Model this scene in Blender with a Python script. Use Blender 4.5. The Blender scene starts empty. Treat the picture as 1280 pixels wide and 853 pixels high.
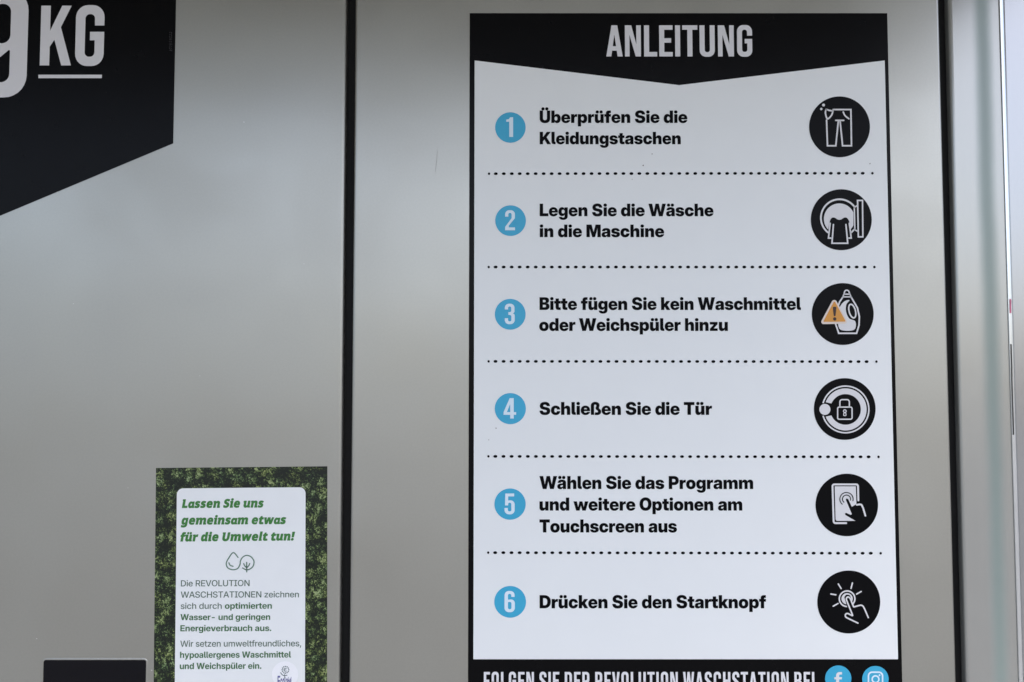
import bpy, bmesh, math, random
from mathutils import Vector
from mathutils.geometry import delaunay_2d_cdt

C = bpy.context.scene
COL = C.collection
PI = math.pi
random.seed(4)

# ------------------------------------------------------------------ camera
Z0 = 1.35                      # height of the lens above the ground
PITCH = math.radians(2.851)    # the phone looks very slightly upward
FPX = 1060.0
cam_data = bpy.data.cameras.new("camera")
cam = bpy.data.objects.new("camera", cam_data)
COL.objects.link(cam)
cam.location = (0, -1.0, Z0)
cam.rotation_euler = (PI / 2 + PITCH, 0, 0)
cam_data.sensor_width = 36
cam_data.lens = FPX / 1280 * 36
cam_data.clip_start = 0.01
cam_data.clip_end = 500
C.camera = cam

# ------------------------------------------------------------------ sky, sun, exposure
SUN_EL, SUN_ROT = math.radians(60), math.radians(158)
world = bpy.data.worlds.new("World")
C.world = world
world.use_nodes = True
wn = world.node_tree
bg = wn.nodes["Background"]
sky = wn.nodes.new("ShaderNodeTexSky")
sky.sky_type = 'NISHITA'
sky.sun_disc = False
sky.sun_elevation = SUN_EL
sky.sun_rotation = SUN_ROT
sky.air_density = 0.75
sky.dust_density = 4.0
sky.ozone_density = 1.0
wn.links.new(sky.outputs[0], bg.inputs[0])
bg.inputs[1].default_value = 0.13
sun_data = bpy.data.lights.new("sun", 'SUN')
sun_data.energy = 1.2
sun_data.angle = math.radians(12)
sun_data.color = (1.0, 0.96, 0.9)
sun = bpy.data.objects.new("sun", sun_data)
COL.objects.link(sun)
sun.location = (1, -4, 7)
# high in front and a little to the right: the canopy keeps it off the machine fronts
_d = Vector((math.sin(SUN_ROT) * math.cos(SUN_EL), math.cos(SUN_ROT) * math.cos(SUN_EL), math.sin(SUN_EL)))
sun.rotation_euler = _d.to_track_quat('Z', 'Y').to_euler()
C.view_settings.view_transform = 'Standard'
C.view_settings.look = 'None'
C.view_settings.exposure = 1.52
C.view_settings.gamma = 1.0
C.view_settings.use_curve_mapping = False
C.cycles.max_bounces = 8

# ------------------------------------------------------------------ helpers
def P(px, py):
    """a measured spot on the flat machine front -> its place (x, z) on the plane y = 0"""
    dx, dz = (px - 640) / FPX, -(py - 426.5) / FPX
    c, s = math.cos(PITCH), math.sin(PITCH)
    yy, zz = c - s * dz, s + c * dz
    return (dx / yy, Z0 + zz / yy)

def link(o, parent=None):
    COL.objects.link(o)
    if parent is not None:
        o.parent = parent
    return o

def tag(o, label, cat, group=None, kind=None):
    o["label"] = label
    if cat: o["category"] = cat
    if group: o["group"] = group
    if kind: o["kind"] = kind
    return o

def thing(name, label, cat, loc, group=None):
    o = link(bpy.data.objects.new(name, None))
    o.location = loc
    o.empty_display_size = 0.05
    return tag(o, label, cat, group)

def mesh_obj(name, verts, faces, mat, parent=None, label=None, smooth=False):
    """vertices in world space; the object keeps its parent's offset"""
    off = Vector((0, 0, 0))
    p = parent
    while p is not None:
        off += p.location; p = p.parent
    me = bpy.data.meshes.new(name)
    me.from_pydata([tuple(Vector(v) - off) for v in verts], [], faces)
    if smooth:
        for f in me.polygons: f.use_smooth = True
    me.materials.append(mat)
    me.update()
    o = link(bpy.data.objects.new(name, me), parent)
    if label: o["label"] = label
    return o

def area(c):
    return sum(c[i][0] * c[(i + 1) % len(c)][1] - c[(i + 1) % len(c)][0] * c[i][1] for i in range(len(c))) / 2

def fill(contours, evenodd=False):
    """triangulate 2-D contours (overlaps allowed), keeping what lies inside"""
    vs, es = [], []
    for c in contours:
        b = len(vs)
        vs += [Vector(p) for p in c]
        es += [(b + i, b + (i + 1) % len(c)) for i in range(len(c))]
    ov, oe, of, _, _, _ = delaunay_2d_cdt(vs, es, [], 0, 1e-7)
    tris = []
    for f in of:
        x = sum(ov[i][0] for i in f) / len(f); y = sum(ov[i][1] for i in f) / len(f)
        w = 0; n = 0
        for c in contours:
            k = len(c)
            for i in range(k):
                x0, y0 = c[i][0], c[i][1]; x1, y1 = c[(i + 1) % k][0], c[(i + 1) % k][1]
                if (y0 <= y) != (y1 <= y):
                    if x0 + (y - y0) / (y1 - y0) * (x1 - x0) > x:
                        w += 1 if y1 > y0 else -1; n += 1
        if (n % 2 if evenodd else w != 0):
            a = (ov[f[1]][0] - ov[f[0]][0]) * (ov[f[2]][1] - ov[f[0]][1]) - (ov[f[2]][0] - ov[f[0]][0]) * (ov[f[1]][1] - ov[f[0]][1])
            tris.append(tuple(f) if a > 0 else tuple(reversed(f)))
    return [(v[0], v[1]) for v in ov], tris

class Ink:
    """flat printed shapes collected in wall coordinates"""
    def __init__(s): s.v = []; s.f = []
    def add(s, contours, evenodd=False):
        v, t = fill(contours, evenodd)
        b = len(s.v); s.v += v; s.f += [tuple(b + i for i in f) for f in t]
        return s
    def build(s, name, mat, depth, parent=None, label=None):
        return mesh_obj(name, [(x, -depth, z) for x, z in s.v], s.f, mat, parent, label)

def slab(name, contours, y_back, y_front, mat, parent=None, label=None):
    """a solid sheet with that outline between two depths (wall coordinates)"""
    v, t = fill(contours, True)
    n = len(v)
    vs = [(x, y_front, z) for x, z in v] + [(x, y_back, z) for x, z in v]
    fs = list(t) + [tuple(n + i for i in reversed(f)) for f in t]
    cnt = {}
    for f in t:
        for i in range(3):
            cnt[(f[i], f[(i + 1) % 3])] = 1
    for (a, b) in cnt:
        if (b, a) not in cnt:
            fs.append((b, a, n + a, n + b))
    return mesh_obj(name, vs, fs, mat, parent, label)

def arc(cx, cy, rx, ry, a0, a1, n=24):
    return [(cx + rx * math.cos(math.radians(a0 + (a1 - a0) * i / n)), cy + ry * math.sin(math.radians(a0 + (a1 - a0) * i / n))) for i in range(n + 1)]

def circle(cx, cy, r, n=56, ry=None):
    return arc(cx, cy, r, ry or r, 0, 360 * (n - 1) / n, n - 1)

def rounded(pts, seg=6):
    """closed polygon whose points may carry a corner radius: (x, y, r)"""
    out = []; n = len(pts)
    for i, p in enumerate(pts):
        r = p[2] if len(p) > 2 else 0
        if not r: out.append((p[0], p[1])); continue
        a, b = Vector(pts[i - 1][:2]), Vector(pts[(i + 1) % n][:2]); q = Vector(p[:2])
        u, w = (a - q), (b - q); lu, lw = u.length, w.length; u /= lu; w /= lw
        half = math.acos(max(-1, min(1, u.dot(w)))) / 2
        d = min(r / math.tan(half), lu * .98, lw * .98); rr = d * math.tan(half)
        cen = q + (u + w).normalized() * (rr / math.sin(half))
        s, e = q + u * d - cen, q + w * d - cen
        a0 = math.atan2(s[1], s[0]); a1 = math.atan2(e[1], e[0])
        while a1 - a0 > PI: a1 -= 2 * PI
        while a1 - a0 < -PI: a1 += 2 * PI
        for k in range(seg + 1):
            t = a0 + (a1 - a0) * k / seg
            out.append((cen[0] + rr * math.cos(t), cen[1] + rr * math.sin(t)))
    return out

def stroke(pts, w, closed=False, cap='round'):
    """contours of a line of width w along pts"""
    pts = [Vector(p) for p in pts]
    n = len(pts); L, R = [], []
    for i in range(n):
        if closed or 0 < i < n - 1:
            d0 = (pts[i] - pts[i - 1]).normalized(); d1 = (pts[(i + 1) % n] - pts[i]).normalized()
        elif i == 0: d0 = d1 = (pts[1] - pts[0]).normalized()
        else: d0 = d1 = (pts[-1] - pts[-2]).normalized()
        n0, n1 = Vector((-d0[1], d0[0])), Vector((-d1[1], d1[0]))
        m = n0 + n1
        m = m.normalized() if m.length > 1e-6 else n0
        k = min(1 / max(m.dot(n0), 0.2), 1.6)
        L.append(pts[i] + m * (w / 2 * k)); R.append(pts[i] - m * (w / 2 * k))
    if closed:
        return [[tuple(p) for p in L], [tuple(p) for p in reversed(R)]]
    c = [tuple(p) for p in L]
    if cap == 'round':
        d = (pts[-1] - pts[-2]).normalized(); a = math.degrees(math.atan2(d[1], d[0]))
        c += arc(pts[-1][0], pts[-1][1], w / 2, w / 2, a + 75, a - 75, 5)
    c += [tuple(p) for p in reversed(R)]
    if cap == 'round':
        d = (pts[0] - pts[1]).normalized(); a = math.degrees(math.atan2(d[1], d[0]))
        c += arc(pts[0][0], pts[0][1], w / 2, w / 2, a + 75, a - 75, 5)
    return [c]

def curve(pts, n=6):
    """smooth line through points"""
    out = []
    q = [pts[0]] + list(pts) + [pts[-1]]
    for i in range(1, len(q) - 2):
        for k in range(n):
            t = k / n
            out.append(tuple(.5 * (2 * q[i][j] + (q[i + 1][j] - q[i - 1][j]) * t + (2 * q[i - 1][j] - 5 * q[i][j] + 4 * q[i + 1][j] - q[i + 2][j]) * t * t + (3 * q[i][j] - q[i - 1][j] - 3 * q[i + 1][j] + q[i + 2][j]) * t ** 3) for j in (0, 1)))
    out.append(tuple(pts[-1]))
    return out

# ------------------------------------------------------------------ materials
def material(name, color, rough=0.5, metal=0.0, var=0.05, scale=40, bump=0.0, bump_scale=900, spec=0.5, coat=0.0, wiped=False):
    m = bpy.data.materials.new(name); m.use_nodes = True
    t = m.node_tree; b = t.nodes["Principled BSDF"]
    tc = t.nodes.new("ShaderNodeTexCoord")
    no = t.nodes.new("ShaderNodeTexNoise"); no.inputs["Scale"].default_value = scale; no.inputs["Detail"].default_value = 6
    t.links.new(tc.outputs["Object"], no.inputs["Vector"])
    mx = t.nodes.new("ShaderNodeMix"); mx.data_type = 'RGBA'
    mx.inputs["A"].default_value = (*[c * (1 - var) for c in color], 1)
    mx.inputs["B"].default_value = (*[min(1, c * (1 + var)) for c in color], 1)
    t.links.new(no.outputs["Fac"], mx.inputs["Factor"])
    t.links.new(mx.outputs["Result"], b.inputs["Base Color"])
    mr = t.nodes.new("ShaderNodeMapRange")
    mr.inputs["To Min"].default_value = max(0.02, rough - 0.04); mr.inputs["To Max"].default_value = rough + 0.04
    t.links.new(no.outputs["Fac"], mr.inputs["Value"])
    t.links.new(mr.outputs["Result"], b.inputs["Roughness"])
    b.inputs["Metallic"].default_value = metal
    b.inputs["Specular IOR Level"].default_value = spec
    b.inputs["Coat Weight"].default_value = coat
    if bump:
        n2 = t.nodes.new("ShaderNodeTexNoise"); n2.inputs["Scale"].default_value = bump_scale; n2.inputs["Detail"].default_value = 3
        t.links.new(tc.outputs["Object"], n2.inputs["Vector"])
        bp = t.nodes.new("ShaderNodeBump"); bp.inputs["Strength"].default_value = bump; bp.inputs["Distance"].default_value = 0.0004
        t.links.new(n2.outputs["Fac"], bp.inputs["Height"]); t.links.new(bp.outputs["Normal"], b.inputs["Normal"])
    if wiped:                                     # coated sheet metal: fine grain in the coat, wiped unevenly
        n4 = t.nodes.new("ShaderNodeTexNoise"); n4.inputs["Scale"].default_value = 6; n4.inputs["Detail"].default_value = 3
        n4.inputs["Distortion"].default_value = 0.4
        t.links.new(tc.outputs["Object"], n4.inputs["Vector"])
        mr.inputs["To Min"].default_value = rough - 0.04; mr.inputs["To Max"].default_value = rough + 0.05
        mr.inputs["From Min"].default_value = 0.3; mr.inputs["From Max"].default_value = 0.7
        t.links.new(n4.outputs["Fac"], mr.inputs["Value"])
        n3 = t.nodes.new("ShaderNodeTexNoise"); n3.inputs["Scale"].default_value = 4.0; n3.inputs["Detail"].default_value = 1
        t.links.new(tc.outputs["Object"], n3.inputs["Vector"])
        b2 = t.nodes.new("ShaderNodeBump"); b2.inputs["Strength"].default_value = 1; b2.inputs["Distance"].default_value = 0.002
        t.links.new(n3.outputs["Fac"], b2.inputs["Height"]); t.links.new(b2.outputs["Normal"], b.inputs["Normal"])
        n5 = t.nodes.new("ShaderNodeTexNoise"); n5.inputs["Scale"].default_value = 420; n5.inputs["Detail"].default_value = 2
        t.links.new(tc.outputs["Object"], n5.inputs["Vector"])
        m5 = t.nodes.new("ShaderNodeMapRange"); m5.inputs["From Min"].default_value = 0.3; m5.inputs["From Max"].default_value = 0.7
        m5.inputs["To Min"].default_value = 0.98; m5.inputs["To Max"].default_value = 1.02
        t.links.new(n5.outputs["Fac"], m5.inputs["Value"])
        vm = t.nodes.new("ShaderNodeVectorMath"); vm.operation = 'SCALE'
        t.links.new(mx.outputs["Result"], vm.inputs[0]); t.links.new(m5.outputs["Result"], vm.inputs["Scale"])
        t.links.new(vm.outputs["Vector"], b.inputs["Base Color"])
    return m

M = {}
M['panel'] = material("champagne_paint", (0.42, 0.418, 0.376), rough=0.325, metal=0.80, var=0.02, scale=9, wiped=True)
M['post'] = material("pale_grey_paint", (0.43, 0.437, 0.41), rough=0.24, metal=0.6, var=0.03, scale=20)
M['side'] = material("pale_side_paint", (0.41, 0.42, 0.425), rough=0.2, metal=0.75, var=0.03, scale=15)
M['bead'] = material("bright_trim", (0.80, 0.82, 0.82), rough=0.2, metal=0.85, var=0.06, scale=60)
M['rubber'] = material("black_rubber", (0.003, 0.003, 0.003), rough=0.6, var=0.3, scale=200, spec=0.2)
M['dark_line'] = material("dark_seam_and_reflection", (0.03, 0.033, 0.03), rough=0.7)  # joint backing, also the dark reflection painted on the bright strip
M['pink'] = material("pink_smear", (0.55, 0.13, 0.22), rough=0.5, var=0.2, scale=300)
M['black'] = material("black_vinyl", (0.0025, 0.0025, 0.003), rough=0.26, var=0.15, scale=50, spec=0.11)
M['white'] = material("white_vinyl", (0.84, 0.868, 0.858), rough=0.42, var=0.018, scale=18, spec=0.4)
M['white_ink'] = material("white_lettering", (0.76, 0.76, 0.77), rough=0.45, var=0.02)
M['ink'] = material("black_lettering", (0.003, 0.003, 0.004), rough=0.4, var=0.1, spec=0.05)
M['icon'] = material("charcoal_disc", (0.003, 0.0033, 0.004), rough=0.3, var=0.15, spec=0.08)
M['icon_line'] = material("pictogram_white", (0.72, 0.72, 0.725), rough=0.45, var=0.02)
M['cyan'] = material("sky_blue_print", (0.035, 0.405, 0.64), rough=0.42, var=0.04)
M['cyan_light'] = material("pale_blue_print", (0.72, 0.86, 0.94), rough=0.42, var=0.03)
M['orange'] = material("warning_orange", (0.68, 0.30, 0.038), rough=0.42, var=0.06)
M['cream'] = material("warning_border", (0.75, 0.66, 0.58), rough=0.42)
M['brown'] = material("warning_mark", (0.03, 0.008, 0.004), rough=0.42)
M['grey_ink'] = material("grey_fine_print", (0.09, 0.09, 0.09), rough=0.45)
M['card'] = material("white_card", (0.87, 0.895, 0.885), rough=0.45, var=0.03, scale=25)
M['green_head'] = material("green_heading", (0.042, 0.215, 0.036), rough=0.45, var=0.08, scale=120)
M['green_text'] = material("green_grey_text", (0.068, 0.13, 0.085), rough=0.45, var=0.06, scale=120)
M['green_bold'] = material("green_bold_text", (0.042, 0.15, 0.048), rough=0.45, var=0.08, scale=120)
M['emblem'] = material("green_emblem", (0.10, 0.20, 0.135), rough=0.45)
M['seal_white'] = material("seal_white", (0.95, 0.96, 0.97), rough=0.45, var=0.02)
M['seal_blue'] = material("seal_blue", (0.13, 0.14, 0.34), rough=0.45, var=0.1, scale=200)
M['seal_green'] = material("seal_green", (0.13, 0.19, 0.19), rough=0.45)
M['glass'] = material("black_glass", (0.0015, 0.0015, 0.004), rough=0.16, var=0.1, spec=0.25)
M['bezel'] = material("grey_bezel", (0.50, 0.50, 0.49), rough=0.34, metal=0.5, var=0.03)
M['dirt'] = material("grey_dirt", (0.33, 0.32, 0.30), rough=0.8, var=0.3, scale=900)
M['fleck'] = material("pale_fleck", (0.72, 0.72, 0.70), rough=0.6)
M['soffit'] = material("canopy_soffit", (0.42, 0.395, 0.34), rough=0.7, var=0.1, scale=6)
M['body'] = material("cabinet_steel", (0.10, 0.10, 0.10), rough=0.6, var=0.1)
M['ground'] = material("paving", (0.14, 0.141, 0.138), rough=0.85, var=0.25, scale=8, bump=0.5, bump_scale=60)

def foliage_material():
    m = bpy.data.materials.new("printed_foliage"); m.use_nodes = True
    t = m.node_tree; b = t.nodes["Principled BSDF"]
    tc = t.nodes.new("ShaderNodeTexCoord")
    def noise(scale, det):
        n = t.nodes.new("ShaderNodeTexNoise"); n.inputs["Scale"].default_value = scale; n.inputs["Detail"].default_value = det
        n.inputs["Roughness"].default_value = 0.7
        t.links.new(tc.outputs["Object"], n.inputs["Vector"]); return n
    def mathn(op, a, bb):
        n = t.nodes.new("ShaderNodeMath"); n.operation = op
        for i, x in enumerate((a, bb)):
            if isinstance(x, (int, float)): n.inputs[i].default_value = x
            else: t.links.new(x, n.inputs[i])
        return n.outputs[0]
    big, fine = noise(48, 3), noise(330, 5)
    vo = t.nodes.new("ShaderNodeTexVoronoi"); vo.inputs["Scale"].default_value = 88; vo.inputs["Randomness"].default_value = 1
    wob = t.nodes.new("ShaderNodeMix"); wob.data_type = 'VECTOR'; wob.inputs["Factor"].default_value = 0.012
    t.links.new(tc.outputs["Object"], wob.inputs["A"]); t.links.new(fine.outputs["Color"], wob.inputs["B"])
    t.links.new(wob.outputs["Result"], vo.inputs["Vector"])
    leaf = t.nodes.new("ShaderNodeTexVoronoi"); leaf.inputs["Scale"].default_value = 400
    t.links.new(wob.outputs["Result"], leaf.inputs["Vector"])
    clump = mathn('SUBTRACT', 1.0, mathn('MULTIPLY', vo.outputs["Distance"], 1.25))
    speck = mathn('SUBTRACT', 1.0, mathn('MULTIPLY', leaf.outputs["Distance"], 1.1))
    val = mathn('ADD', mathn('ADD', mathn('MULTIPLY', clump, 0.55), mathn('MULTIPLY', fine.outputs["Fac"], 0.9)), mathn('ADD', mathn('MULTIPLY', big.outputs["Fac"], 0.75), mathn('MULTIPLY', speck, 0.85)))
    ramp = t.nodes.new("ShaderNodeValToRGB")
    t.links.new(mathn('MULTIPLY', mathn('SUBTRACT', val, 1.16), 1.22), ramp.inputs["Fac"])
    e = ramp.color_ramp.elements
    e[0].position = 0.22; e[0].color = (0.004, 0.008, 0.005, 1)
    e[1].position = 0.78; e[1].color = (0.36, 0.41, 0.27, 1)
    for p, c in ((0.40, (0.024, 0.040, 0.018, 1)), (0.52, (0.062, 0.100, 0.034, 1)), (0.63, (0.135, 0.19, 0.07, 1))):
        x = e.new(p); x.color = c
    hue = t.nodes.new("ShaderNodeMix"); hue.data_type = 'RGBA'; hue.blend_type = 'MULTIPLY'
    hue.inputs["Factor"].default_value = 0.8
    tint = t.nodes.new("ShaderNodeMix"); tint.data_type = 'RGBA'
    tint.inputs["A"].default_value = (0.80, 1.0, 0.80, 1); tint.inputs["B"].default_value = (1.15, 1.05, 0.45, 1)
    t.links.new(vo.outputs["Color"], tint.inputs["Factor"])
    t.links.new(ramp.outputs["Color"], hue.inputs["A"]); t.links.new(tint.outputs["Result"], hue.inputs["B"])
    t.links.new(hue.outputs["Result"], b.inputs["Base Color"])
    b.inputs["Roughness"].default_value = 0.42; b.inputs["Specular IOR Level"].default_value = 0.4
    return m
M['foliage'] = foliage_material()

def reflection_material(half):
    """reflected greenery painted into the colour: sea green in the middle, fading to the grey of the post at both edges"""
    m = material("painted_green_reflection", (0.43, 0.437, 0.41), rough=0.24, metal=0.6, var=0.03, scale=20)
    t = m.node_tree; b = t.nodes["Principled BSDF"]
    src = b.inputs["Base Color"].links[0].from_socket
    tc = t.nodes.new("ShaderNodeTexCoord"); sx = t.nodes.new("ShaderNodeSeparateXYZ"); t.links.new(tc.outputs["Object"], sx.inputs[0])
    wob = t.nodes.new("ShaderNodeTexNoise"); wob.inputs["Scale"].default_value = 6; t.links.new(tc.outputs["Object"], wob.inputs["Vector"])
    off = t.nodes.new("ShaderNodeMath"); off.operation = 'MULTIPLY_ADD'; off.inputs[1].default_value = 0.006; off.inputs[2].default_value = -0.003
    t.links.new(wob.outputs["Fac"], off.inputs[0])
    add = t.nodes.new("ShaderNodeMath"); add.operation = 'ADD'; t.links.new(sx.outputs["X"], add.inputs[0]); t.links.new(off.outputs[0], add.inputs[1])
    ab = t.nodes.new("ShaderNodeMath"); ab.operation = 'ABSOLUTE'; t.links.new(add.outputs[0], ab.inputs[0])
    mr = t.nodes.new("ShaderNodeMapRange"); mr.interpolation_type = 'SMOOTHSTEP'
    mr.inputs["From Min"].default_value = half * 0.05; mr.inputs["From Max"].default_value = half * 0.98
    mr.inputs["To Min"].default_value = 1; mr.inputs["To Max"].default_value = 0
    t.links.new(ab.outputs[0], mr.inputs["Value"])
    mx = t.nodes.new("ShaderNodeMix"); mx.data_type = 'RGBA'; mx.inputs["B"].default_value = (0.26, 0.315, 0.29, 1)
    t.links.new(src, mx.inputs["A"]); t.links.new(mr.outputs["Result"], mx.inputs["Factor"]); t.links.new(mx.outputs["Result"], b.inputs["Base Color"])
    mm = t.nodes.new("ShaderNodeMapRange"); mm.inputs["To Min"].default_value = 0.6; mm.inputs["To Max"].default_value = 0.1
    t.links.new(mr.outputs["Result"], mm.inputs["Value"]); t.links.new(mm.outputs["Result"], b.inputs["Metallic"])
    return m

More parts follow.
